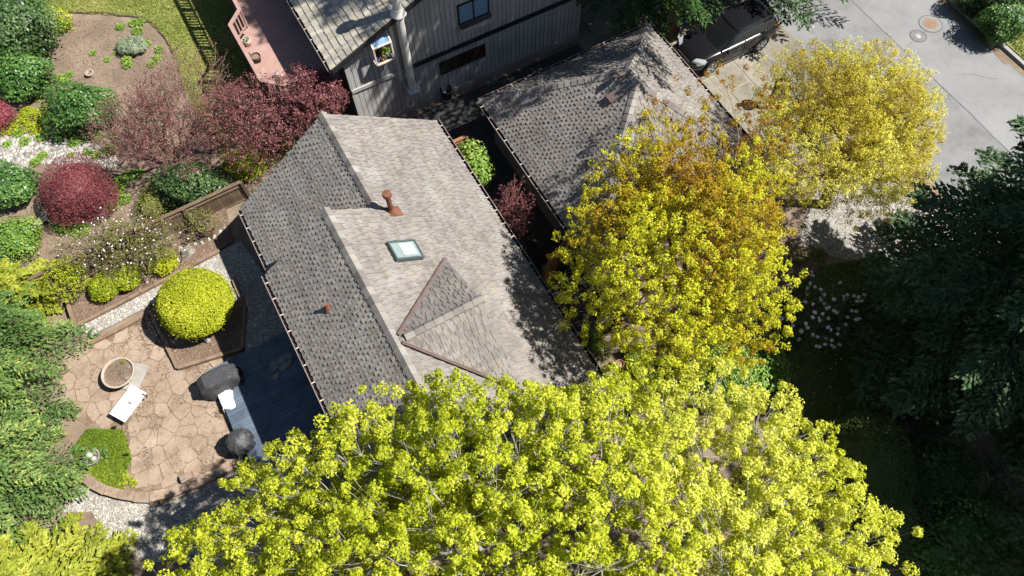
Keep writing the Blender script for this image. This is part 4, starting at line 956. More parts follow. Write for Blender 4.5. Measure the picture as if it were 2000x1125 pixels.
# fences
def fence(name, label, a, c, h, z, bw=.14, wood='fence_wood', posts=2.3, rail_side=1, cap=True, gap=.012):
    a, c = np.array([*a[:2], z]), np.array([*c[:2], z]); t = thing(name, label, 'fence', a); d = unit(c - a); sd = np.cross(ZX, d) * rail_side; L = np.linalg.norm(c - a)
    k = 0.0; me = bpy.data.meshes.new('board'); q = MB(); q.box((0, 0, h / 2), (bw / 2 - gap / 2, 0, 0), (0, .011, 0), (0, 0, h / 2)); me.from_pydata(q.v, [], q.f); me.update(); me.materials.append(M[wood])
    ang = math.atan2(d[1], d[0])
    while k < L - bw * .5:
        o = bpy.data.objects.new('board', me); link(o, t); p = d * (k + bw / 2); o.matrix_basis = Matrix.Translation((p[0], p[1], .03 + random.uniform(-.01, .01))) @ Matrix.Rotation(ang, 4, 'Z'); k += bw
    for zz in (.22, h - .15): b = MB(); b.box((a + c) / 2 + ZX * (zz) + sd * .035, d * L / 2, sd * .02, ZX * .045); b.build('rail', wood, t)
    n = max(1, int(round(L / posts)))
    for i in range(n + 1): b = MB(); b.box(a + d * L * i / n + sd * .06 + ZX * (h + .08) / 2, d * .055, sd * .05, ZX * (h + .08) / 2); b.build('post', wood, t)
    if cap: b = MB(); b.box((a + c) / 2 + ZX * (h + .05), d * L / 2, sd * .07, ZX * .018); b.build('cap_rail', wood, t)
    return t
fence('garden_fence', 'weathered brown board fence behind the shrub bed by the house corner', W(-18.75, -11.0, 0), W(-18.95, -1.6, 0), 1.25, 0.05, rail_side=-1)
fence('wooden_gate', 'cedar gate with a double top rail between house and garage', W(-16.2, 5.6, 0), W(-16.2, 6.92, 0), 1.75, 0.02, wood='cedar_wood', posts=1.3, rail_side=-1)
fence('side_fence', 'short cedar fence panel by the gutter under the orange tree', g(1062, 560, 0), g(1105, 500, 0), 1.5, .02, wood='cedar_wood', posts=1.2)
t = thing('low_rail', 'low timber rail running through the bed under the orange tree', 'rail', g(1300, 640, 0))
a, c = g(1296, 630, .55), g(1345, 735, .55); d = unit(c - a); b = MB(); b.box((a + c) / 2, (c - a) / 2, np.cross(ZX, d) * .06, ZX * .03); b.build('beam', 'timber', t)
for f in (.04, .5, .96): p = a + (c - a) * f; b = MB(); b.box((p[0], p[1], .26), d * .05, np.cross(ZX, d) * .05, ZX * .26); b.build('post', 'timber', t)
# hidden garden shed roof at the lower edge
shed = thing('shed', 'low shed with brownish shingled roof half hidden under the yellow-green maple', 'shed', W(-5.5, -5, 0))
zs0, ss0, ss1, so0, so1, spk = 2.3, -7.7, -3.4, -7.1, -2.0, 3.05
b = MB(); b.sob(ss0 + .25, ss1 - .25, so0 + .25, so1 - .05, 0, zs0); b.build('wall', 'wall_paint', shed)
mid = (so0 + so1) / 2; tsl = (spk - zs0) / (mid - so0)
F1 = plane_frame(W(ss0, so0, zs0), AX, W(0, 1, tsl)); P1 = [W(ss0, so0, zs0), W(ss1, so0, zs0), W(ss1, mid, spk), W(ss0, mid, spk)]
F2 = plane_frame(W(ss1, so1, zs0), -AX, W(0, -1, tsl)); P2 = [W(ss1, so1, zs0), W(ss0, so1, zs0), W(ss0, mid, spk), W(ss1, mid, spk)]
b = MB(); slab(b, P1, F1[3], .10); slab(b, P2, F2[3], .098); sroof = b.build('roof', 'flashing_brown', shed)
shingle_field(sroof, [(F1, P1), (F2, P2)], .145, (.075, .12), (.030, .006), 'shingle', pick=80, visible=lambda q, p: 360 < q[0] < 700 and 850 < q[1] < 1120, seed=9)
caps(sroof, W(ss1, mid, spk), W(ss0, mid, spk), unit(W(0, 1, -tsl)), unit(W(0, -1, -tsl)))

# ================================================================== PATIO THINGS
# stone fire bowl planter
p = g(232, 729, GZ + .42); fb = thing('planter_bowl', 'wide round stone bowl planter filled with soil on the patio', 'planter', (p[0], p[1], GZ + .03)); P0 = np.array([p[0], p[1], GZ + .10])
b = MB(); b.lathe(P0, [(.001, -.02), (.30, -.02), (.36, .06), (.50, .24), (.575, .36), (.585, .40), (.565, .425), (.53, .425), (.51, .40), (.50, .33)], 40); b.build('bowl', 'bowl_stone', fb, smooth=True)
b = MB(); b.lathe(P0, [(.001, .335), (.28, .33), (.515, .325)], 30, wob=lambda a, i: 1); b.build('soil', 'soil', fb)
b = MB(); b.box(P0 + np.array([.22, .02, -.045]), unit((1, -.25, 0)) * .52, unit((.25, 1, 0)) * .5, ZX * .025); b.build('plinth_slab', 'concrete', fb)
for q, r_ in (((.33, -.20), .085), ((.30, .22), .06), ((-.1, .1), .03), ((.05, -.1), .028), ((.12, .14), .03)):
    b = MB(); b.lathe(P0 + np.array([q[0], q[1], .33]), [(r_ * .9, 0), (r_, r_ * .4), (r_ * .6, r_ * .85), (.001, r_)], 8, wob=lambda a, i: 1 + .25 * math.sin(a * 2 + i)); b.build('rock', 'rock' if r_ > .05 else 'bark_brown', fb)
C = P0 + np.array([0, 0, .35]) + np.c_[rng.normal(size=(120, 2)) * .2, rng.uniform(0, .03, 120)]; V, F = leaves(C, np.tile([0, 0, 1.0], (120, 1)), .06, .6); fast('litter', V, F, 'mulch_chip', fb, rnd=rng.uniform(0, 1, 120))
C = P0 + np.array([.08, .42, .36]) + rng.normal(size=(60, 3)) * .04; V, F = leaves(C, np.tile([0, 0, 1.0], (60, 1)), .05, .8); fast('weed', V, F, 'cover_leaf', fb, rnd=rng.uniform(0, 1, 60))
# white slatted garden table
TZ = GZ + .45; tq = [g(x, y, TZ) for x, y in ((255, 751), (286, 768), (245, 823), (213, 809))]; tc = sum(tq) / 4
u = unit(tq[1] - tq[0]); v = unit(tq[3] - tq[0]); v = unit(v - u * (u @ v)); hw, hl = np.linalg.norm(tq[1] - tq[0]) / 2, np.linalg.norm(tq[3] - tq[0]) / 2
table = thing('garden_table', 'white painted wooden garden table on the stone patio', 'table', (tc[0], tc[1], GZ + .03))
nsl = 6
for k in range(nsl):
    w_ = 2 * hw / nsl; b = MB(); b.box(tc + u * (-hw + w_ * (k + .5)) - ZX * .012, u * (w_ / 2 - .008), v * hl, ZX * .014); b.build('slat', 'white_paint', table)
for sg in (-1, 1):
    b = MB(); b.box(tc + v * sg * (hl - .30) - ZX * .06, u * (hw - .12), v * .02, ZX * .034); b.build('apron', 'white_paint', table)
    for s2 in (-1, 1): b = MB(); b.box(np.array([tc[0], tc[1], (TZ + GZ) / 2]) + v * sg * (hl - .34) + u * s2 * (hw - .24), u * .025, v * .025, ZX * (TZ - GZ - .05) / 2); b.build('leg', 'white_paint', table)
q = g(281, 771, TZ + .05); t = thing('small_scoop', 'small dark scoop lying on the near corner of the white table', 'scoop', (q[0], q[1], TZ)); b = MB(); b.tube([q + u * -.07 - ZX * .03, q + u * .07 - ZX * .02], [.022, .012], 8); b.build('handle', 'plastic_black', t); b = MB(); b.lathe(q + u * .1 - ZX * .045, [(.001, 0), (.03, .004), (.036, .03), (.03, .03)], 12); b.build('cup', 'plastic_black', t)
q = g(258, 790, TZ + .03); t = thing('wire_loop', 'thin white wire loop lying on the white table', 'wire', (q[0], q[1], TZ)); b = MB(); b.tube([q + np.array([math.cos(a) * .10, math.sin(a) * .06, -.015]) for a in np.linspace(0, 5, 16)], .007, 6); b.build('wire', 'white_paint', t); b = MB(); b.box(q + np.array([-.09, .06, -.005]), u * .05, v * .015, ZX * .01); b.build('clip', 'plastic_black', t)
# covered barbecue and covered kettle grill
def cover(name, label, c, ux, prof, folds, seed, mat='cover_cloth', n=44, extra=None):
    r = np.random.default_rng(seed); ph = r.uniform(0, 6.28, 8); t = thing(name, label, 'grill', c); uy = np.cross(ZX, ux); vs = []; fs = []
    for i, (hx, hy, z, sq, fo) in enumerate(prof):
        for k in range(n):
            a = 2 * math.pi * k / n; ca, sa = math.cos(a), math.sin(a); e = (abs(ca) ** sq + abs(sa) ** sq) ** (-1 / sq)
            w = 1 + fo * (.6 * math.sin(a * 9 + ph[0] + i * .35) + .5 * math.sin(a * 14 + ph[1] - i * .5) + .4 * math.sin(a * 5 + ph[2] + i * .8))
            vs.append(c + ux * hx * ca * e * w + uy * hy * sa * e * w + ZX * (z + fo * .5 * math.sin(a * 3 + ph[3] + i)))
    for i in range(len(prof) - 1): fs += [(i * n + k, i * n + (k + 1) % n, (i + 1) * n + (k + 1) % n, (i + 1) * n + k) for k in range(n)]
    fs.append(tuple(range((len(prof) - 1) * n, len(prof) * n)))
    b = MB(); b.add(vs, fs); b.build('cover', mat, t); return t
pa, pb = g(398, 752, 1.2), g(462, 722, 1.2); ux = unit(pb - pa); ctr = g(428, 742, .95)
bq = cover('covered_barbecue', 'large barbecue under a dark grey fitted cover at the deck corner', np.array([ctr[0], ctr[1], .28]), ux,
      [(.74, .38, 0, 5, .09), (.73, .37, .25, 5, .085), (.70, .35, .50, 5, .075), (.69, .34, .70, 6, .055), (.67, .33, .84, 8, .025), (.50, .30, 1.0, 9, .016), (.44, .24, 1.06, 9, .012), (.05, .03, 1.065, 4, 0)], 1, 3)
b = MB(); c_ = np.array([ctr[0], ctr[1], .28]); b.tube([c_ + ux * x + np.cross(ZX, ux) * -.33 + ZX * (.72 + .05 * math.cos(x * 5)) for x in np.linspace(-.25, .25, 9)], .014, 6); b.build('handle_strap', 'cover_cloth', bq)
kc = g(469, 862, 1.0); kg = cover('covered_kettle_grill', 'small kettle grill under a black cover near the maple', np.array([kc[0], kc[1], DK + .02]), unit((1, .3, 0)),
      [(.40, .40, .10, 2.6, .11), (.41, .41, .30, 2.5, .095), (.41, .40, .50, 2.4, .075), (.38, .38, .62, 2.3, .055), (.27, .27, .74, 2.2, .045), (.12, .12, .81, 2, .03), (.02, .02, .83, 2, 0)], 1, 5, n=40)
for a in (.4, 2.5, 4.6): b = MB(); q = np.array([kc[0] + .25 * math.cos(a), kc[1] + .25 * math.sin(a), DK]); b.tube([q, q + ZX * .3], .018, 6); b.build('leg', 'black_paint', kg)
q = g(487, 880, DK + .08); t = thing('ash_catcher', 'small round black lid beside the covered kettle grill', 'lid', (q[0], q[1], DK)); b = MB(); b.lathe((q[0], q[1], DK + .005), [(.10, 0), (.11, .02), (.06, .07), (.001, .08)], 18); b.build('dish', 'black_paint', t, smooth=True); b = MB(); b.tube([(q[0], q[1], DK + .08), (q[0], q[1], DK + .12)], .015, 8); b.build('knob', 'black_paint', t)
# wire basket and dark cushion by the maple
q = g(482, 897, DK + .1); t = thing('wire_basket', 'open wire basket standing at the deck corner by the kettle grill', 'basket', (q[0], q[1], DK))
for zz, r_ in ((.01, .17), (.12, .2), (.22, .22)):
    b = MB(); b.tube([np.array([q[0] + r_ * math.cos(a), q[1] + r_ * math.sin(a), DK + zz]) for a in np.linspace(0, 6.283, 17)], .006, 5); b.build('hoop', 'iron_grey', t)
for a in np.linspace(0, 6.283, 13)[:-1]: b = MB(); b.tube([np.array([q[0] + .17 * math.cos(a), q[1] + .17 * math.sin(a), DK + .01]), np.array([q[0] + .22 * math.cos(a), q[1] + .22 * math.sin(a), DK + .22])], .005, 4); b.build('wire', 'iron_grey', t)
q = g(512, 897, DK + .2); t = thing('deck_box', 'dark blue storage box at the deck end beside the maple', 'box', (q[0], q[1], DK)); b = MB(); b.box((q[0], q[1], DK + .21), AX * .33, BX * .30, ZX * .20); b.build('box_body', 'deck_stain', t); b = MB(); b.box((q[0], q[1], DK + .43), AX * .36, BX * .33, ZX * .018); b.build('lid', 'deck_stain', t)
# white cloth over the deck edge
t = thing('white_cloth', 'crumpled white cloth hanging over the deck edge by the barbecue', 'cloth', W(-11.5, -5.4, DK)); na_, nr_ = 30, 9; vs = []; r = np.random.default_rng(4)
c0 = g(427, 786, DK + .03); ph = r.uniform(0, 6.28, 6)
for j in range(nr_):
    for i in range(na_):
        a = 2 * math.pi * i / na_; rad = 1.8 * (.30 + .10 * math.sin(2 * a + 2.2) + .07 * math.sin(3 * a + ph[0]) + .04 * math.sin(7 * a + ph[1])) * (j + .01) / (nr_ - 1)
        q = c0 + BX * rad * math.cos(a) * .85 + AX * rad * math.sin(a) * 1.15 + ZX * (.012 + .035 * (1 + math.sin(5 * a + j * .8 + ph[2])) * .5 * (j / nr_) + .02 * math.sin(3 * a - j * 1.3 + ph[3]) ** 2)
        over = so(q)[1] + 5.46
        if over < 0: q = q + BX * (-over * .8) + ZX * (over * .85 - .015)
        vs.append(q)
b = MB(); b.add(vs, [(j * na_ + i, j * na_ + (i + 1) % na_, (j + 1) * na_ + (i + 1) % na_, (j + 1) * na_ + i) for j in range(nr_ - 1) for i in range(na_)]); co = b.build('sheet', 'white_cloth', t, smooth=True); sm = co.modifiers.new('s', 'SOLIDIFY'); sm.thickness = .008
# stone offcuts lying on the deck
t = thing('slate_offcuts', 'broken grey stone slabs laid out on the shaded blue deck', 'stone slabs', g(540, 715, DK))
for i, poly in enumerate(([(528, 712), (541, 702), (545, 716), (533, 730)], [(542, 702), (558, 690), (564, 700), (546, 715)], [(559, 690), (572, 688), (573, 700), (565, 701)], [(545, 717), (564, 702), (572, 702), (566, 716), (549, 727)], [(534, 731), (548, 728), (540, 745), (530, 742)])):
    b = MB(); b.prism([g(x, y, DK + .003) for x, y in poly], ZX * .03); b.build('slab', 'rock', t)
# garden ornament and small things in the green patch
patch = gp([(172, 838), (240, 840), (258, 892), (246, 925), (238, 955), (200, 950), (165, 925), (140, 880)], GZ + .01); sheet('ground_cover_bed', patch, GZ + .012, 'lawn', .03)
blades('ground_cover', 'bright green ground cover between patio and left conifers', patch, GZ + .01, 9000, .10, 'cover_leaf', 'ground cover', 21, .05)
p = g(177, 892, GZ + .3); t = thing('stone_ornament', 'round pale stone ornament in the green patch by the curved wall', 'ornament', (p[0], p[1], GZ)); P0 = np.array([p[0], p[1], GZ])
b = MB(); b.lathe(P0, [(.22, 0), (.26, .14), (.29, .28), (.25, .30), (.22, .22), (.001, .2)], 20); b.build('basin', 'rock', t)
for q, r_ in (((-.06, .05), .13), ((.1, -.06), .10)): b = MB(); b.lathe(P0 + np.array([q[0], q[1], .22]), [(r_ * .8, 0), (r_, r_ * .6), (r_ * .7, r_ * 1.3), (.001, r_ * 1.6)], 14); b.build('ball', 'concrete_pale', t, smooth=True)
for nm, lb, (x, y) in (('spotlight', 'small black garden spotlight at the top of the green patch', (222, 836)), ('spotlight', 'small black garden spotlight at the patio side of the green patch', (246, 889))):
    q = g(x, y, GZ + .12); t = thing(nm, lb, 'spotlight', (q[0], q[1], GZ)); b = MB(); b.tube([(q[0], q[1], GZ), (q[0], q[1], GZ + .12)], .015, 6); b.build('stake', 'plastic_black', t); b = MB(); b.tube([q + (-.07, 0, 0), q + (.07, .02, .03)], [.035, .05], 10); b.build('head', 'plastic_black', t)
q = g(405, 664, GZ + .2); t = thing('rabbit_stone', 'small pale stone figure under the topiary', 'ornament', (q[0], q[1], GZ + .14)); b = MB(); b.lathe((q[0], q[1], GZ + .14), [(.10, 0), (.12, .08), (.07, .16), (.085, .22), (.05, .28), (.001, .3)], 14); b.build('body', 'concrete_pale', t, smooth=True)
q = g(365, 490, GZ + .2); t = thing('mossy_rock', 'dark mossy rock in the mulch by the board fence', 'rock', (q[0], q[1], GZ + .08)); b = MB(); b.lathe((q[0], q[1], GZ + .06), [(.24, 0), (.25, .1), (.16, .24), (.001, .28)], 12, wob=lambda a, i: 1 + .22 * math.sin(a * 3 + i * 2) + .1 * math.sin(a * 5)); b.build('stone', 'rock', t)
for i, (x, y) in enumerate(((340, 480), (352, 484), (380, 476), (394, 474), (408, 466), (418, 462), (430, 452), (440, 446))):
    q = g(x, y, GZ + .1); t = tag(MB().lathe((q[0], q[1], GZ + .05), [(.07, 0), (.085, .05), (.04, .11), (.001, .12)], 8, wob=lambda a, k, i=i: 1 + .25 * math.sin(a * 2 + i)).build('edging_stone', 'concrete_pale', loc=(q[0], q[1], GZ + .08)), 'small pale stone at the fence foot, ' + ['first', 'second', 'third', 'fourth', 'fifth', 'sixth', 'seventh', 'eighth'][i] + ' from the left', 'stone', 'stones along the fence foot')
for i, (x, y, w_, h_) in enumerate(((143, 505, .28, .18), (88, 432, .20, .14))):
    q = g(x, y, .05); lab = ['flat tan paving stone lying below the white-flowering shrub', 'pale driftwood log between red barberry and green shrub'][i]
    if i == 0: tag(MB().box((q[0], q[1], .05), BX * w_, AX * h_, ZX * .05).build('paving_stone', 'block_stone', loc=(q[0], q[1], 0)), lab, 'stone')
    else:
        t = thing('driftwood', lab, 'log', (q[0], q[1], 0)); b = MB(); b.tube([q + (-.3, -.35, .05), q + (-.05, .05, .12), q + (.05, .5, .1)], [.10, .13, .05], 9); b.build('log', 'bark_grey', t); b = MB(); b.tube([q + (-.05, .05, .1), q + (.3, -.1, .15)], [.07, .03], 7); b.build('stub', 'bark_grey', t)
# things on the neighbour's deck
def potted(name, label, p, r_, h, mat, soil='soil', plant=None, cat='pot'):
    t = thing(name, label, cat, p); b = MB(); b.lathe(p, [(.001, 0), (r_ * .72, 0), (r_, h), (r_ * .98, h + .01), (r_ * .86, h), (r_ * .84, h * .8)], 20); b.build('pot', mat, t, smooth=True)
    b = MB(); b.lathe(p, [(.001, h * .82), (r_ * .85, h * .8)], 16); b.build('soil', soil, t)
    if plant: C = np.asarray(p) + np.array([0, 0, h + .06]) + rng.normal(size=(60, 3)) * r_ * .4; V, F = leaves(C, np.tile([0, 0, 1.0], (60, 1)), .07, 1); fast('plant', V, F, plant, t, rnd=rng.uniform(0, 1, 60))
    return t
def dk(x, y, h=.0): q = g(x, y, DKZ + h); return np.array([q[0], q[1], DKZ + .001])
potted('flower_pot', 'white pot on the pink deck near the slatted rail', dk(482, 81, .2), .16, .30, 'planter_white', plant='sage_leaf')
potted('flower_pot', 'dark half barrel pot in the middle of the pink deck', dk(500, 112, .2), .20, .28, 'bark_brown')
potted('flower_pot', 'tiny dark pot at the outer rail of the pink deck', dk(486, 106, .1), .06, .12, 'plastic_black')
q = dk(541, 150); t = thing('watering_can', 'small white watering can on the near end of the pink deck', 'watering can', q); b = MB(); b.lathe(q, [(.001, 0), (.09, 0), (.085, .18), (.05, .2), (.001, .2)], 14); b.build('can', 'white_paint', t, smooth=True); b = MB(); b.tube([q + (.08, 0, .05), q + (.24, -.08, .2)], [.015, .022], 7); b.build('spout', 'white_paint', t); b = MB(); b.tube([q + np.array([-.06 * math.cos(a), 0, .15 + .1 * math.sin(a)]) for a in np.linspace(-1, 2.5, 8)], .01, 5); b.build('handle', 'white_paint', t)
potted('flower_pot', 'small green plant on the near corner of the pink deck', dk(545, 157), .07, .1, 'terracotta', plant='fresh_leaf')
# black bin by the neighbour's wall, terracotta pots under the orange tree
q = g(874, 193, 0); t = thing('black_bin', 'round black bin on a pale base at the foot of the grey house', 'bin', (q[0], q[1], 0)); b = MB(); b.lathe((q[0], q[1], .0), [(.22, 0), (.24, .12), (.22, .13)], 18); b.build('base', 'concrete_pale', t)
b = MB(); b.lathe((q[0], q[1], .13), [(.20, 0), (.25, .45), (.27, .46), (.27, .49), (.22, .49), (.21, .2), (.001, .2)], 18); b.build('bin_body', 'plastic_black', t, smooth=True)
potted('flower_pot', 'terracotta pot standing empty below the orange tree by the roof edge', g(1208, 716, 0), .17, .32, 'terracotta')
potted('flower_pot', 'second terracotta pot in the bed below the orange tree', g(1228, 748, 0), .14, .26, 'terracotta')
q = g(172, 150, .1); t = thing('stone_ring', 'small round stone ring in the bare upper bed', 'pot', (q[0], q[1], 0)); b = MB(); b.lathe((g(178, 147)[0], g(178, 147)[1], 0), [(.16, 0), (.19, .18), (.14, .19), (.12, .08), (.001, .07)], 16); b.build('ring', 'bowl_stone', t); b = MB(); b.lathe((g(178, 147)[0], g(178, 147)[1], .09), [(.001, .005), (.12, 0)], 12); b.build('soil', 'soil', t)
# square wooden frame and triangular stone on the dark lawn
t = thing('square_frame', 'square pale wooden frame lying on the dark lawn', 'frame', g(1745, 792, 0)); fq = [g(x, y, .08) for x, y in ((1735, 774), (1761, 781), (1757, 806), (1731, 800))]
for i in range(4): a, c = fq[i], fq[(i + 1) % 4]; d = unit(c - a); b = MB(); b.box((a + c) / 2 + ZX * (.002 * (i % 2)), (c - a) / 2 + d * .02, np.cross(ZX, d) * .03, ZX * .05); b.build('side_board', 'concrete_pale', t)
t = thing('garden_cage', 'small dark triangular wire cage on the shaded lawn', 'cage', g(1757, 697, 0)); tq3 = [g(1748, 703, 0), g(1768, 703, 0), g(1762, 690, 0)]
for i in range(3):
    b = MB(); b.tube([tq3[i] + ZX * .02, tq3[(i + 1) % 3] + ZX * .02], .018, 5); b.build('bar', 'iron_grey', t); b = MB(); b.tube([tq3[i], sum(tq3) / 3 + ZX * .4], .016, 5); b.build('upright', 'iron_grey', t)
# manhole covers
def manhole(label, x, y, r1, r2, mat1, mat2):
    q = g(x, y, .0); t = thing('manhole_cover', label, 'manhole cover', (q[0], q[1], .012), None)
    b = MB(); b.lathe((q[0], q[1], 0), [(r1 + .04, .014), (r1 + .04, .021), (r1, .021)], 36); b.build('seal_ring', 'crack_seal', t)
    b = MB(); b.lathe((q[0], q[1], 0), [(r1, .016), (r1, .022), (r2, .024)], 36); b.build('collar', 'asphalt' if mat1 == 'a' else mat1, t)
    b = MB(); b.lathe((q[0], q[1], 0), [(r2, .020), (r2 - .01, .030), (.001, .030)], 32); cv = b.build('lid', mat2, t)
    n = int(r2 / .075)
    for i in range(-n, n + 1):
        for j in range(-n, n + 1):
            if math.hypot(i, j) * .075 < r2 - .06: b = MB(); b.box((q[0] + i * .075, q[1] + j * .075, .032), (.022, .01, 0), (-.01, .022, 0), (0, 0, .005)); b.build('stud', mat2, cv)
manhole('large rusty manhole cover in a round collar on the grey road', 1817, 47, .50, .33, 'a', 'iron_rust')
manhole('smaller pale manhole cover beside the rusty one on the road', 1793, 71, .34, .13, 'iron_grey', 'concrete_pale')
b = MB(); b.tube([g(1803, 65, .017), g(1811, 58, .017)], .014, 4); b.tube([g(1767, 94, .017), g(1784, 80, .017)], .010, 4); b.build('sealed_crack', 'crack_seal', road)
for i, (x, y) in enumerate(((1588, 52), (1785, 293), (1814, 332), (1904, 457))):
    q = g(x, y, .03); tag(MB().lathe((q[0], q[1], .012), [(.05, 0), (.06, .02), (.03, .045), (.001, .05)], 8, wob=lambda a, k: 1 + .2 * math.sin(2 * a)).build('road_scrap', 'white_paint', loc=(q[0], q[1], .012)), 'white scrap of paper lying ' + ['on the road beside the driveway', 'on the road beside the yellow tree', 'on the road between yellow tree and spruce', 'on the ground under the spruce'][i], 'litter', 'white scraps by the road')

# ================================================================== CAR
def make_car():
    o0 = (so(g(1383, 143))[1] + so(g(1478, 96))[1]) / 2
    root = thing('parked_car', 'black sport utility vehicle parked nose to the garage under the conifer', 'car', W(-16.02, o0, .036))
    fx_, ly = -BX, AX; O = rootloc(root)
    def T(x, y, z): return O + fx_ * x + ly * y + ZX * z
    def loft(stations, name, mat, parent, sec):
        vs = []; fs = []; n = None
        for st in stations:
            ring = sec(*st[1:]); n = len(ring); vs += [T(st[0], y, z) for y, z in ring]
        for i in range(len(stations) - 1): fs += [(i * n + k, i * n + (k + 1) % n, (i + 1) * n + (k + 1) % n, (i + 1) * n + k) for k in range(n)]
        fs += [tuple(range(n - 1, -1, -1)), tuple(range((len(stations) - 1) * n, len(stations) * n))]
        b = MB(); b.add(vs, fs); o = b.build(name, mat, parent, smooth=True)
        m = o.modifiers.new('sub', 'SUBSURF'); m.levels = 2; m.render_levels = 2; return o
    def body(w, zb, zt):
        h = [(w * .55, zb), (w * .93, zb + .03), (w * .985, zb + .2), (w, zb + (zt - zb) * .5), (w * .985, zt - .16), (w * .93, zt - .04), (w * .8, zt), (w * .4, zt + .025)]
        return h + [(-y, z) for y, z in h[::-1]]
    loft([(-2.30, .66, .52, .82), (-2.26, .78, .40, .98), (-2.12, .88, .30, 1.06), (-1.6, .925, .24, 1.09), (-.8, .93, .23, 1.08), (.2, .93, .23, 1.06), (1.0, .925, .24, 1.05), (1.45, .91, .26, 1.03), (1.95, .87, .30, .93), (2.2, .78, .36, .80), (2.30, .62, .44, .68)], 'body', 'car_paint', root, body)
    def cab(wb, wt, zb, zt):
        h = [(wb * .5, zb), (wb, zb), (wb * .985, zb + (zt - zb) * .35), (wt * 1.04, zb + (zt - zb) * .86), (wt * .9, zt), (wt * .4, zt + .02)]
        return h + [(-y, z) for y, z in h[::-1]]
    loft([(-2.20, .76, .66, 1.02, 1.06), (-2.02, .83, .68, 1.03, 1.42), (-1.78, .86, .69, 1.03, 1.60), (-1.0, .87, .70, 1.03, 1.66), (-.2, .87, .70, 1.02, 1.65), (.22, .86, .68, 1.0, 1.56), (.75, .84, .67, .98, 1.24), (1.15, .80, .64, .96, 1.00)], 'greenhouse', 'dark_glass', root, cab)
    def top(w, z, t_): h = [(w, z - .03), (w * .97, z + .012), (w * .5, z + .03)]; return h + [(-y, q) for y, q in h[::-1]]
    loft([(-2.04, .64, 1.44, 0), (-1.78, .68, 1.605, 0), (-1.0, .70, 1.665, 0), (-.2, .70, 1.655, 0), (.20, .68, 1.575, 0)], 'roof_panel', 'car_paint', root, top)
    for sy in (-1, 1):
        b = MB(); b.tube([T(-1.75, sy * .66, 1.66), T(-1.0, sy * .68, 1.735), T(-.1, sy * .67, 1.72), T(.12, sy * .66, 1.63)], .02, 6); b.build('roof_rail', 'plastic_black', root)
        for xs in ((.98, 1.02, .28, 1.53, .685, .70), (-.32, 1.04, -.30, 1.63, .70, .72), (-1.32, 1.04, -1.42, 1.62, .70, .71), (-2.0, 1.05, -1.92, 1.5, .70, .70)):
            b = MB(); b.tube([T(xs[0], sy * .815, xs[1] - .02), T((xs[0] + xs[2]) / 2, sy * .765, (xs[1] + xs[3]) / 2 - .03), T(xs[2], sy * .665, xs[3] - .05)], .032, 6); b.build('pillar', 'car_paint', root)
        b = MB(); b.tube([T(-1.95, sy * .885, 1.045), T(-.6, sy * .905, 1.05), T(.85, sy * .88, 1.02)], .008, 5); b.build('window_trim', 'plastic_black', root)
        b = MB(); b.lathe((0, 0, 0), [(.001, 0)], 4)
        mc = T(.72, sy * 1.00, 1.06); b = MB(); b.box(mc, fx_ * .07, ly * .10, ZX * .065); mi = b.build('mirror', 'car_paint', root); mm = mi.modifiers.new('b', 'BEVEL'); mm.width = .03; mm.segments = 3
        for x in (.05, -.95): b = MB(); b.box(T(x, sy * .938, .86), fx_ * .09, ly * .018, ZX * .015); b.build('door_handle', 'car_paint', root)
        for x in (.78, -.30, -1.28): b = MB(); b.box(T(x, sy * .929, .66), fx_ * .006, ly * .006, ZX * .34); b.build('door_seam', 'rubber', root)
        b = MB(); b.tube([T(1.1, sy * .93, .34), T(-1.1, sy * .93, .34)], .03, 6); b.build('side_sill', 'chrome' if False else 'plastic_black', root)
        b = MB(); b.add([T(2.17, sy * .50, .86), T(2.02, sy * .82, .905), T(1.72, sy * .895, .90), T(1.80, sy * .80, .995), T(2.02, sy * .52, .93), T(2.24, sy * .50, .74), T(2.12, sy * .80, .75), T(1.85, sy * .905, .80)], [(0, 1, 3, 4), (1, 2, 3), (0, 5, 6, 1), (1, 6, 7, 2)]); b.build('headlight', 'lamp_clear', root)
        b = MB(); b.box(T(-2.16, sy * .72, .93), fx_ * .06, ly * .12, ZX * .09); b.build('taillight', 'lamp_red', root)
        for x in (1.365, -1.365):
            c = T(x, sy * .80, .36)
            def ring(prof, nm, mat, par, n=28):
                vs = []; fs = []
                for r_, q in prof: vs += [c + (fx_ * math.cos(2 * math.pi * k / n) + ZX * math.sin(2 * math.pi * k / n)) * r_ + ly * sy * q for k in range(n)]
                for i in range(len(prof) - 1): fs += [(i * n + k, i * n + (k + 1) % n, (i + 1) * n + (k + 1) % n, (i + 1) * n + k) for k in range(n)]
                b = MB(); b.add(vs, fs); return b.build(nm, mat, par, smooth=False)
            wh = ring([(.22, -.06), (.33, -.06), (.36, 0), (.36, .11), (.335, .145), (.255, .15), (.25, .12)], 'wheel', 'rubber', root)
            ring([(.255, .147), (.24, .11), (.20, .06), (.001, .055)], 'rim', 'rubber', wh)
            for k in range(5):
                a = 2 * math.pi * k / 5 + .3
                for da in (-.14, .14):
                    p0 = c + ly * sy * .135; p1 = c + (fx_ * math.cos(a + da) + ZX * math.sin(a + da)) * .245 + ly * sy * .14
                    b = MB(); b.tube([p0, p1], [.035, .026], 5); b.build('spoke', 'alloy', wh)
            ring([(.255, .135), (.262, .152), (.235, .152), (.23, .12)], 'rim_edge', 'alloy', wh); ring([(.055, .12), (.05, .155), (.001, .158)], 'hub', 'alloy', wh)
            ring([(.385, .128), (.41, .140), (.385, .142), (.36, .06)], 'arch', 'plastic_black', root)
    b = MB(); b.box(T(2.275, 0, .66), fx_ * .03, ly * .42, ZX * .09); b.build('grille', 'plastic_black', root)
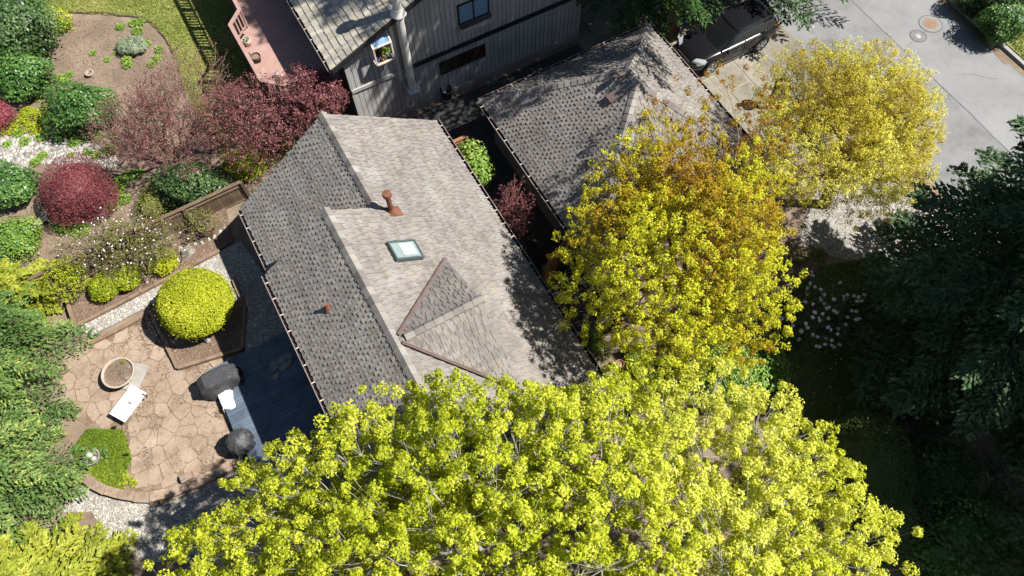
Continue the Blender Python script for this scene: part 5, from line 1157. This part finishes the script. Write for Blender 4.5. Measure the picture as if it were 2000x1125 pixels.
    b = MB(); b.tube([T(2.312, -.42, .71), T(2.325, 0, .72), T(2.312, .42, .71)], .012, 5); b.build('grille_bar', 'chrome', root)
    b = MB(); b.box(T(2.29, 0, .45), fx_ * .02, ly * .26, ZX * .055); b.build('number_plate', 'white_paint', root)
    for sy in (-1, 1): b = MB(); b.tube([T(1.12, sy * .18, 1.035), T(.86, sy * .55, 1.20)], .010, 4); b.build('wiper', 'rubber', root)
    b = MB(); b.box(T(-1.93, 0, 1.535), fx_ * .14, ly * .56, ZX * .02); b.build('spoiler', 'car_paint', root)
    return root
make_car()

# ================================================================== PERSON by the driveway (seen by the shadow on the panels)
def make_person():
    P0 = g(1502, 205, .036); root = thing('person', 'person standing at the driveway edge beside the yellow tree, casting a shadow', 'person', (P0[0], P0[1], .036)); P0 = rootloc(root)
    X, Y = np.array([0, 1.0, 0]), np.array([1.0, 0, 0])      # shoulders run along the driveway's far axis
    def pt(a, f, z): return tuple(X * a + Y * f + ZX * z)
    def skin(name, V, E, Rr, mat, root_i=0):
        me = bpy.data.meshes.new(name); me.from_pydata([tuple(map(float, v)) for v in V], E, []); me.update(); me.materials.append(M[mat])
        o = bpy.data.objects.new(name, me); link(o, root); o.modifiers.new('skin', 'SKIN').use_smooth_shade = True
        sv = me.skin_vertices[0].data
        for i, r_ in enumerate(Rr): sv[i].radius = (r_, r_)
        sv[root_i].use_root = True; s = o.modifiers.new('sub', 'SUBSURF'); s.levels = s.render_levels = 2; return o
    V, E, Rr = [pt(0, 0, .95), pt(0, .01, 1.12), pt(0, 0, 1.34), pt(0, 0, 1.46), pt(0, .01, 1.53), pt(0, .02, 1.62), pt(0, .02, 1.72)], [(i, i + 1) for i in range(6)], [.14, .135, .15, .08, .06, .088, .075]
    def chain(start, pts, rad):
        last = start
        for p, r_ in zip(pts, rad): V.append(p); Rr.append(r_); E.append((last, len(V) - 1)); last = len(V) - 1
        return last
    for sg in (-1, 1):
        chain(0, [pt(sg * .11, 0, .86), pt(sg * .14, .02, .50), pt(sg * .16, -.01, .10), pt(sg * .17, .13, .04)], [.095, .068, .048, .038])
        h = chain(2, [pt(sg * .19, 0, 1.40), pt(sg * .27, -.03, 1.13), pt(sg * .13, .20, 1.10), pt(sg * .09, .25, 1.11)], [.062, .046, .034, .030])
        for k, (dx, ln) in enumerate(((-.028, .065), (-.010, .078), (.010, .074), (.026, .058))):
            chain(h, [pt(sg * (.09 - .02) + dx, .29, 1.115), pt(sg * .05 + dx, .29 + ln * .5, 1.10), pt(sg * .03 + dx, .29 + ln * .6, 1.07)], [.0095, .009, .008])
        chain(h, [pt(sg * .07, .26, 1.145), pt(sg * .04, .29, 1.155)], [.011, .009])
    skin('body', V, E, Rr, 'skin')
    V2 = [pt(0, 0, .86), pt(0, .01, 1.12), pt(0, 0, 1.34), pt(0, 0, 1.44)]; E2 = [(0, 1), (1, 2), (2, 3)]; R2 = [.175, .165, .175, .095]
    for sg in (-1, 1): n = len(V2); V2 += [pt(sg * .19, 0, 1.40), pt(sg * .27, -.03, 1.13), pt(sg * .145, .18, 1.105)]; E2 += [(2, n), (n, n + 1), (n + 1, n + 2)]; R2 += [.082, .064, .050]
    skin('jacket', V2, E2, R2, 'jacket')
    V3 = [pt(0, 0, 1.0)]; E3 = []; R3 = [.12]
    for sg in (-1, 1): n = len(V3); V3 += [pt(sg * .095, 0, .84), pt(sg * .14, .02, .50), pt(sg * .16, -.01, .12)]; E3 += [(0, n), (n, n + 1), (n + 1, n + 2)]; R3 += [.10, .082, .066]
    skin('trousers', V3, E3, R3, 'denim')
    for sg in (-1, 1): skin('shoe', [pt(sg * .16, -.04, .05), pt(sg * .165, .06, .045), pt(sg * .175, .17, .035)], [(0, 1), (1, 2)], [.052, .052, .04], 'plastic_black')
    b = MB(); b.lathe(P0 + np.array(pt(0, .0, 1.64)), [(.105, 0), (.112, .05), (.10, .11), (.06, .155), (.001, .17)], 16); b.build('hair', 'hair', root, smooth=True)
    for sg in (-1, 1):
        b = MB(); b.lathe(P0 + np.array(pt(sg * .033, .098, 1.655)), [(.001, -.011), (.011, 0), (.001, .011)], 8); b.build('eye', 'dark_glass', root)
        b = MB(); b.lathe(P0 + np.array(pt(sg * .092, .01, 1.63)), [(.001, -.03), (.014, -.01), (.018, .015), (.001, .035)], 8); b.build('ear', 'skin', root)
    b = MB(); b.tube([P0 + np.array(pt(0, .095, 1.66)), P0 + np.array(pt(0, .125, 1.62))], [.010, .018], 7); b.build('nose', 'skin', root)
    b = MB(); b.tube([P0 + np.array(pt(-.025, .100, 1.585)), P0 + np.array(pt(0, .108, 1.583)), P0 + np.array(pt(.025, .100, 1.585))], .006, 6); b.build('mouth', 'terracotta', root)
    b = MB(); b.box(P0 + np.array(pt(0, .30, 1.12)), X * .09, Y * .04, ZX * .025); b.build('remote_control', 'plastic_black', root)
make_person()

# ================================================================== SHRUBS AND SMALL PLANTS
def bp(x, y, rz, z=0.0):
    q = g(x, y, z + rz * .92); return np.array([q[0], q[1], z])
bush('topiary_shrub', 'big round clipped yellow-green topiary in a square timber bed', 'shrub', bp(381, 592, 1.06, GZ + .35) , (1.30, 1.30, 1.06), 22000, .064, 'topiary_leaf', seed=31, lumps=.012, stray=.02, low=-.6, jit=.75, depth=.10, ratio=.7)
for i, (x, y, lb) in enumerate(((318, 509, 'small round yellow-green shrub nearest the house in the mulch bed'), (245, 541, 'small round green shrub in the middle of the mulch bed'), (203, 560, 'small round green shrub at the far-left end of the mulch bed'))):
    bush('round_shrub', lb, 'shrub', bp(x, y, .45, GZ + .08), (.53, .53, .45), 2600, .07, ('topiary_leaf', 'lime_leaf', 'lime_leaf')[i], 'three small round shrubs in the mulch bed', 40 + i, .04, -.7, .8, depth=.15, ratio=.7)
bush('rhododendron', 'large rounded dark-green shrub at the photo edge beside the bare bed', 'shrub', bp(40, 148, .95), (1.28, 1.15, .95), 4200, .15, 'rhodo_leaf', seed=51, lumps=.14, ratio=.42, depth=.22)
bush('rhododendron', 'dark-green shrub under the first purple plum tree', 'shrub', bp(160, 212, 1.05), (1.42, 1.15, 1.05), 4600, .15, 'rhodo_leaf', seed=52, lumps=.17, ratio=.42, depth=.25)
bush('rhododendron', 'dark-green shrub between white rocks and the photo edge', 'shrub', bp(18, 362, .85), (.98, .98, .85), 3200, .15, 'rhodo_leaf', seed=53, lumps=.14, ratio=.42)
bush('barberry', 'round dark-red barberry beside the band of white rocks', 'shrub', bp(152, 372, 1.1), (1.50, 1.42, 1.1), 17000, .055, 'barberry_leaf', seed=54, lumps=.07, low=-.7, depth=.22, jit=1.0)
bush('azalea', 'pinkish red shrub cut off by the photo edge above the rocks', 'shrub', bp(-8, 222, .6), (.75, .75, .6), 2200, .07, 'azalea_leaf', seed=55, lumps=.1)
bush('viburnum', 'dark evergreen shrub in the shade of the board fence', 'shrub', bp(372, 362, 1.0), (1.40, .95, 1.0), 4200, .12, 'dark_leaf', seed=56, lumps=.1, ratio=.5)
bush('moss_mound', 'yellow-green mossy shrub beside the dark evergreen by the fence', 'shrub', bp(300, 392, .5), (.62, .95, .5), 2600, .07, 'olive_leaf', seed=57, lumps=.1)
bush('moss_mound', 'bright green mossy shrub against the house corner behind the roof', 'shrub', bp(478, 318, .45), (.95, .75, .45), 2600, .07, 'lime_leaf', seed=58, lumps=.12)
bush('laurel', 'tall dark-green laurel in the upper corner of the garden', 'shrub', bp(15, 55, 1.7), (1.9, 1.6, 1.7), 5600, .15, 'dark_leaf', seed=59, lumps=.14, ratio=.5)
bush('laurel', 'lighter laurel top behind the upper corner laurel', 'shrub', bp(40, 18, 1.3), (1.1, 1.2, 1.3), 2600, .14, 'rhodo_leaf', seed=60, lumps=.15, ratio=.5)
bush('yellow_shrub', 'small yellowish shrub at the lawn edge beside the laurel', 'shrub', bp(112, 40, .5), (.62, .55, .5), 1300, .10, 'lime_leaf', seed=61, lumps=.15, core=False)
bush('pale_shrub', 'pale green loose shrub below the round green one at the photo edge', 'shrub', bp(30, 462, .7), (.95, .85, .7), 3200, .09, 'fresh_leaf', seed=62, lumps=.15, cmat='rhodo_leaf')
bush('pale_shrub', 'dark green low shrub at the photo edge above the left conifers', 'shrub', bp(-5, 505, .5), (.6, .6, .5), 1600, .09, 'rhodo_leaf', seed=63, lumps=.15)
bush('ornamental_grass', 'silvery grey-green tuft among small plants in the upper bed', 'shrub', bp(258, 90, .32), (.68, .52, .32), 2600, .14, 'sage_leaf', seed=64, lumps=.1, core=False, ratio=.18, stems=False)
bush('glossy_shrub', 'bright yellow-green shrub squeezed against the gutter by the cedar gate', 'shrub', bp(922, 332, 1.15), (.82, .95, 1.2), 2300, .13, 'fresh_leaf', seed=65, lumps=.12, ratio=.55)
bush('garden_shrub', 'bright green rounded bush behind the right shoulder of the maple', 'shrub', bp(1430, 716, 1.6), (1.75, 1.5, 1.6), 7000, .11, 'fresh_leaf', seed=66, lumps=.1, ratio=.6, cmat='rhodo_leaf')
for i, (x, y, r_, lb) in enumerate(((1238, 690, .38, 'small round green shrub behind the terracotta pots'), (1250, 716, .40, 'small round yellow-green shrub beside the terracotta pots'), (1268, 745, .42, 'small round shrub at the edge of the maple below the pots'), (1150, 650, .35, 'dark little shrub close to the gutter under the orange tree'), (1165, 670, .3, 'tiny green shrub beside the gutter under the orange tree'))):
    bush('round_shrub', lb, 'shrub', bp(x, y, r_), (r_, r_, r_), 900, .075, 'fresh_leaf' if i in (0, 4) else ('lime_leaf' if i == 1 else 'rhodo_leaf'), 'small shrubs under the orange tree', 70 + i, .08)
bush('street_shrub', 'dark rounded evergreen shrub just behind the kerb', 'shrub', bp(1958, 46, .85, .1), (1.05, .95, .9), 3400, .12, 'rhodo_leaf', seed=76, lumps=.12, ratio=.5)
bush('street_shrub', 'deep green shrub behind the kerb shrub in the upper corner', 'shrub', bp(1985, 5, 1.0, .1), (1.3, 1.0, 1.0), 3400, .12, 'dark_leaf', seed=77, lumps=.12, ratio=.5)
bush('street_shrub', 'deep green shrub beside the kerb at the top edge', 'shrub', bp(1915, -5, .8, .1), (.95, .8, .8), 2600, .12, 'dark_leaf', seed=78, lumps=.12, ratio=.5)
bush('clipped_hedge', 'broad round-topped clipped hedge in deep shade beside the maple', 'hedge', bp(1702, 905, 1.35), (1.28, 1.75, 1.35), 16000, .06, 'hedge_leaf', seed=79, lumps=.02, low=-.5, depth=.08)
bush('clipped_hedge', 'long dark hedge running down beside the maple in the shade', 'hedge', bp(1735, 1010, 1.2), (1.15, 1.5, 1.2), 9000, .06, 'hedge_leaf', seed=80, lumps=.03, low=-.5, depth=.08)
bush('laurel', 'glossy green laurel in the lower right corner', 'shrub', bp(1890, 1075, 1.2), (2.1, 1.5, 1.25), 5200, .15, 'rhodo_leaf', seed=81, lumps=.14, ratio=.45)
bush('laurel', 'dark laurel behind the hedge under the conifers', 'shrub', bp(1840, 930, 1.1), (1.7, 1.6, 1.1), 4200, .14, 'dark_leaf', seed=82, lumps=.14, ratio=.45)
t = bush('blossom_rhododendron', 'dark shrub dotted with pale blossoms below the big spruce', 'shrub', bp(1850, 770, 1.0), (2.0, 1.5, 1.0), 5600, .12, 'dark_leaf', seed=83, lumps=.12, ratio=.45)
def blossoms(t, C, r_, n, mat='white_petal', L=.10):
    C = np.asarray(C); T_ = np.repeat(np.arange(len(C)), n); d = rand_dirs(len(T_)); V, F = leaves(C[T_] + d * r_ * .6, d + np.array([0, 0, .8]), L, .5, .8); fast('blossoms', V, F, mat, t, rnd=rng.uniform(0, 1, len(T_)))
rng = np.random.default_rng(84); c = rootloc(t) + np.array([0, 0, .92]); d = rand_dirs(160); d = d[d[:, 2] > 0][:70]; blossoms(t, c + d * np.array([2.0, 1.5, 1.0]) * 1.03, .05, 9, L=.08)
# white magnolia in the shade
mg = sparse_bush('magnolia', 'shaded bare magnolia dotted with pale pink-white blossoms', 'shrub', g(1600, 640, 0), g(1600, 612, 1.5), (1.95, 1.75, 1.3), 420, (5, 4, 3), 7, .10, .07, 'dark_leaf', 'twig_brown', seed=85)
rng = np.random.default_rng(86); C = np.array([g(x, y, z) for x, y, z in ((1531, 545, 1.7), (1540, 556, 1.7), (1528, 568, 1.6), (1523, 623, 1.9), (1517, 604, 1.6), (1583, 553, 2.1), (1592, 560, 2.1), (1576, 575, 2.1), (1603, 583, 2.4), (1615, 602, 2.4), (1620, 600, 2.4), (1592, 610, 2.4), (1588, 594, 2.3), (1618, 621, 2.3), (1541, 612, 2.), (1549, 636, 2.), (1566, 645, 1.9), (1558, 602, 2.1), (1610, 575, 2.2), (1655, 576, 2.), (1668, 578, 2.), (1688, 576, 1.8), (1675, 588, 1.9), (1673, 608, 2.), (1679, 622, 1.9), (1652, 634, 1.9), (1637, 642, 1.9), (1597, 658, 1.8), (1612, 672, 1.6), (1614, 660, 1.8), (1639, 673, 1.5), (1588, 654, 1.9), (1617, 638, 2.1), (1636, 652, 1.8), (1601, 625, 2.3), (1560, 663, 1.6), (1595, 676, 1.5), (1625, 674, 1.5), (1647, 580, 2.), (1629, 606, 2.2), (1585, 531, 1.8), (1641, 552, 1.9), (1663, 607, 2.), (1573, 590, 2.2), (1607, 612, 2.4), (1622, 644, 2.), (1578, 640, 2.), (1545, 590, 1.9))])
blossoms(mg, np.concatenate([C, C[::2] + rng.normal(size=(len(C[::2]), 3)) * .18]), .06, 12, L=.105)
# sparse flowering shrubs by the fence
t = sparse_bush('white_flowering_shrub', 'loose twiggy shrub with white flowers sprawling over the board fence', 'shrub', g(250, 515, GZ), g(245, 480, 1.5), (2.35, 1.55, 1.0), 900, (6, 5, 3), 9, .11, .055, 'olive_leaf', 'twig_brown', seed=87)
rng = np.random.default_rng(88); tp = dome_tips(g(245, 480, 1.5), (2.3, 1.5, 1.05), 190, 2, .4, -.2); blossoms(t, tp, .03, 4, 'white_petal', .05)
sparse_bush('twiggy_shrub', 'yellow-green twiggy shrub at the end of the mulch bed by the cedars', 'shrub', g(140, 590, GZ), g(130, 543, 1.1), (.95, 1.0, .8), 420, (5, 4, 3), 12, .10, .06, 'lime_leaf', 'twig_brown', seed=89)
sparse_bush('young_shrub', 'thin young shrub with a pale stem leaning on the board fence', 'shrub', g(418, 470, GZ), g(392, 432, 1.1), (.7, .6, .6), 120, (4, 3), 10, .10, .06, 'olive_leaf', 'twig_brown', seed=90)
sparse_bush('red_twig_shrub', 'bare reddish shrub between house gutter and garage', 'shrub', g(1030, 470, 0), g(1008, 412, 1.7), (.85, 1.15, 1.3), 420, (5, 4, 3), 6, .07, .05, 'red_bud', 'twig_red', seed=91, low=-.7)
sparse_bush('dark_twig_shrub', 'dark bare shrub beside the reddish one in the shade', 'shrub', g(1065, 500, 0), g(1055, 468, 1.0), (.7, .8, .8), 240, (5, 4), 4, .08, .05, 'dark_leaf', 'twig_brown', seed=92)
# purple plum trees
sparse_bush('purple_plum', 'wide airy purple-leaved plum tree over the soil bed', 'tree', g(345, 330, 0), g(318, 238, 2.3), (2.75, 2.9, 1.35), 1900, (6, 5, 4, 3), 8, .13, .052, 'purple_leaf', 'twig_brown', seed=93, r_tip=.0045, inner=.3, bumps=.2)
sparse_bush('purple_plum', 'dense purple plum tree in front of the pink deck', 'tree', g(520, 290, 0), g(500, 236, 2.4), (1.9, 1.9, 1.5), 1400, (6, 5, 4), 13, .14, .058, 'purple_leaf', 'twig_brown', seed=94, r_tip=.0045, inner=.35, bumps=.16)
sparse_bush('purple_plum', 'purple plum tree top between pink deck and grey house', 'tree', g(640, 245, 0), g(618, 186, 2.9), (1.15, 1.25, 1.2), 820, (5, 4, 4), 19, .14, .062, 'purple_leaf', 'twig_brown', seed=95, r_tip=.0045, inner=.35)
# small perennials
rng = np.random.default_rng(96)
ORD = 'first second third fourth fifth sixth seventh eighth ninth tenth eleventh twelfth thirteenth fourteenth fifteenth'.split()
def row(name, label, cat, pts, per, L, mat, group, z=.02, h=None, n=None):
    for i, (x, y, r_) in enumerate(sorted(pts)): clump_plant(name, label + ', ' + ORD[i] + ' from the left', cat, g(x, y, z), r_, n or int(70 + r_ * per), L, mat, group, h)
up = [(236, 53, .2), (262, 46, .22), (276, 44, .22), (270, 62, .24), (288, 86, .18), (312, 97, .2), (307, 116, .22), (248, 118, .22), (250, 128, .2), (182, 104, .13), (210, 117, .12), (298, 126, .2), (225, 104, .08)]
row('perennial', 'small leafy clump near the silvery tuft', 'plant', up, 500, 0.13, 'fresh_leaf', 'perennials around the silvery tuft')
row('perennial', 'small clump in bare soil between two dark-green shrubs', 'plant', ((118, 153, .2), (136, 147, .18), (128, 158, .16), (97, 185, .12), (102, 201, .14), (76, 195, .13)), 300, 0.12, 'fresh_leaf', 'perennials between the dark shrubs')
row('ground_plant', 'low lime-green plant above the white rocks', 'plant', ((40, 248, .5), (62, 232, .45), (85, 222, .4), (78, 252, .42), (20, 252, .4), (55, 222, .35), (88, 240, .38)), 700, 0.1, 'lime_leaf', 'lime ground plants above the rocks', h=.28)
row('hosta', 'small bright plant in the white rocks', 'plant', ((37, 262, .24), (50, 278, .24), (86, 268, .3), (117, 268, .28), (147, 279, .24), (15, 283, .18), (195, 266, .2), (222, 265, .18), (85, 305, .2), (70, 318, .22), (215, 295, .3), (190, 305, .2), (140, 305, .14), (172, 298, .16)), 350, 0.14, 'fresh_leaf', 'green plants in the white rocks')
row('perennial', 'low green plant beside the round red barberry', 'plant', ((238, 358, .34), (252, 345, .3), (230, 372, .3), (244, 390, .26), (272, 340, .22), (224, 405, .2), (136, 446, .4), (160, 452, .34), (118, 440, .3)), 550, 0.12, 'fresh_leaf', 'green plants by the barberry')
row('succulent', 'tiny yellow-green plant at the patio wall', 'plant', ((252, 938, .16), (240, 948, .14), (262, 944, .14), (246, 930, .12)), 10, 0.08, 'lime_leaf', 'tiny plants at the patio wall', z=GZ + .05)
row('undergrowth_plant', 'low plant under the orange tree', 'plant', ((1180, 690, .3), (1200, 640, .35), (1175, 610, .3), (1290, 735, .3), (1340, 690, .3), (1380, 740, .35), (1220, 600, .3), (1600, 498, .3), (1560, 505, .35)), 300, 0.12, 'olive_leaf', 'plants under the orange tree')
# ================================================================== TREES
def tone(seed, lo, hi, k=.9):
    r = np.random.default_rng(seed); fr = r.normal(size=(6, 3)) * k; ph = r.uniform(0, 6.28, 6)
    return lambda T_: np.clip((lo + hi) / 2 + (hi - lo) / 2 * (np.sin(T_ @ fr.T + ph).sum(1) / 2.0) + r.normal(size=len(T_)) * .12, 0, 1)
broad_tree('maple_tree', 'huge yellow-green maple filling the lower middle of the photo', 'tree', (1.9, .6, 0), (.85, -.6, 6.0), (8.35, 7.0, 4.8), 7600, (7, 6, 6, 5), 98, .18, .067, 'maple_leaf', 'bark_grey',
           r_tip=.0045, fork=.42, p=2.25, inner=.55, low=-.25, bumps=.13, cval=tone(1, .3, .75), seed=101, spread_=.24, tri=True)
def orange_tone(T_):
    c = g(1325, 470, 5.6); n_ = tone(2, -.32, .32, .9)(T_ * 1.0 + 0) - .0
    base_ = .64 - .045 * (T_[:, 0] - c[0]) - .095 * (T_[:, 1] - c[1])
    r = np.random.default_rng(5); fr = r.normal(size=(6, 3)) * 1.1; ph = r.uniform(0, 6.28, 6)
    return np.clip(base_ + .30 * np.sin(T_ @ fr.T + ph).sum(1) / 2 + r.normal(size=len(T_)) * .13, 0, 1)
broad_tree('orange_maple', 'orange and yellow-green maple in front of the garage roof', 'tree', g(1335, 640, 0), g(1330, 452, 5.6), (3.6, 4.4, 3.0), 3400, (7, 6, 5, 5), 44, .15, .060, 'orange_leaf', 'twig_brown',
           r_tip=.0045, fork=.4, p=2.1, inner=.3, low=-.45, bumps=.18, cval=orange_tone, seed=102, spread_=.14, tri=True,
           keep=lambda q: rng.uniform(size=len(q)) > np.clip((q[:, 1] - 11.2) * .17 - (q[:, 0] - 5) * .03, 0, .7))
broad_tree('yellow_tree', 'airy yellow-leaved tree between driveway and road', 'tree', g(1610, 400, 0), g(1660, 252, 4.6), (3.35, 3.5, 2.5), 3300, (7, 6, 5, 5), 34, .17, .054, 'yellow_leaf', 'twig_brown',
           r_tip=.0042, fork=.4, p=2.05, inner=.2, low=-.6, bumps=.14, cval=tone(3, .2, .85, 1.1), seed=103, spread_=.2, tri=True)
# conifers on the right, seen from their shaded side
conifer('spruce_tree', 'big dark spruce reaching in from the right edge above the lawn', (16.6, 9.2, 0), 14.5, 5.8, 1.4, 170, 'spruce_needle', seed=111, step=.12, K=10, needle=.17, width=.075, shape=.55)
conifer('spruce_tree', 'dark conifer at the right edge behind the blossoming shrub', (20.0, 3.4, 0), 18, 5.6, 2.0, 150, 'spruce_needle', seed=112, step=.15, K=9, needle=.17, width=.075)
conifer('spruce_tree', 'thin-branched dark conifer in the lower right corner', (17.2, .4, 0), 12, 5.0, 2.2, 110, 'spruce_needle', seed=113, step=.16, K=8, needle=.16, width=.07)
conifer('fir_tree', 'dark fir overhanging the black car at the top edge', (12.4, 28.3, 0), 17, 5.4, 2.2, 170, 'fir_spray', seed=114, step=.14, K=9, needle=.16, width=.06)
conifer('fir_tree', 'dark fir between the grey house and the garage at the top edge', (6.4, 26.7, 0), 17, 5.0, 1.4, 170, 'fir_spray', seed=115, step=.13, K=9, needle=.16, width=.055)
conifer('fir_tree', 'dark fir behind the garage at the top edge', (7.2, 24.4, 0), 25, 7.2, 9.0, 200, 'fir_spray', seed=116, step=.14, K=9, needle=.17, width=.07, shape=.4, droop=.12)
# cedars on the left, seen from their sunny side
conifer('cedar_tree', 'sunlit green cedar spreading over the left side of the patio', (-18.3, 8.3, 0), 7.5, 3.6, .5, 110, 'cedar_spray', seed=121, step=.12, K=12, needle=.115, width=.045, droop=.3, shape=.6)
conifer('cedar_tree', 'sunlit green cedar beside the curved patio wall', (-17.2, 4.4, 0), 6.5, 3.3, .5, 105, 'cedar_spray', seed=122, step=.12, K=12, needle=.115, width=.045, droop=.3, shape=.6)
conifer('golden_cedar', 'lime-yellow cedar in the lower left corner', (-14.6, .4, 0), 4.6, 3.2, .4, 130, 'lime_spray', seed=123, step=.10, K=9, needle=.15, width=.06, droop=.32, shape=.6)
conifer('golden_cedar', 'small lime-yellow cedar between the green cedar and the shrub bed', (-18.3, 11.3, 0), 2.6, 1.7, .2, 60, 'lime_spray', seed=124, step=.10, K=8, needle=.14, width=.06, droop=.3, shape=.6)
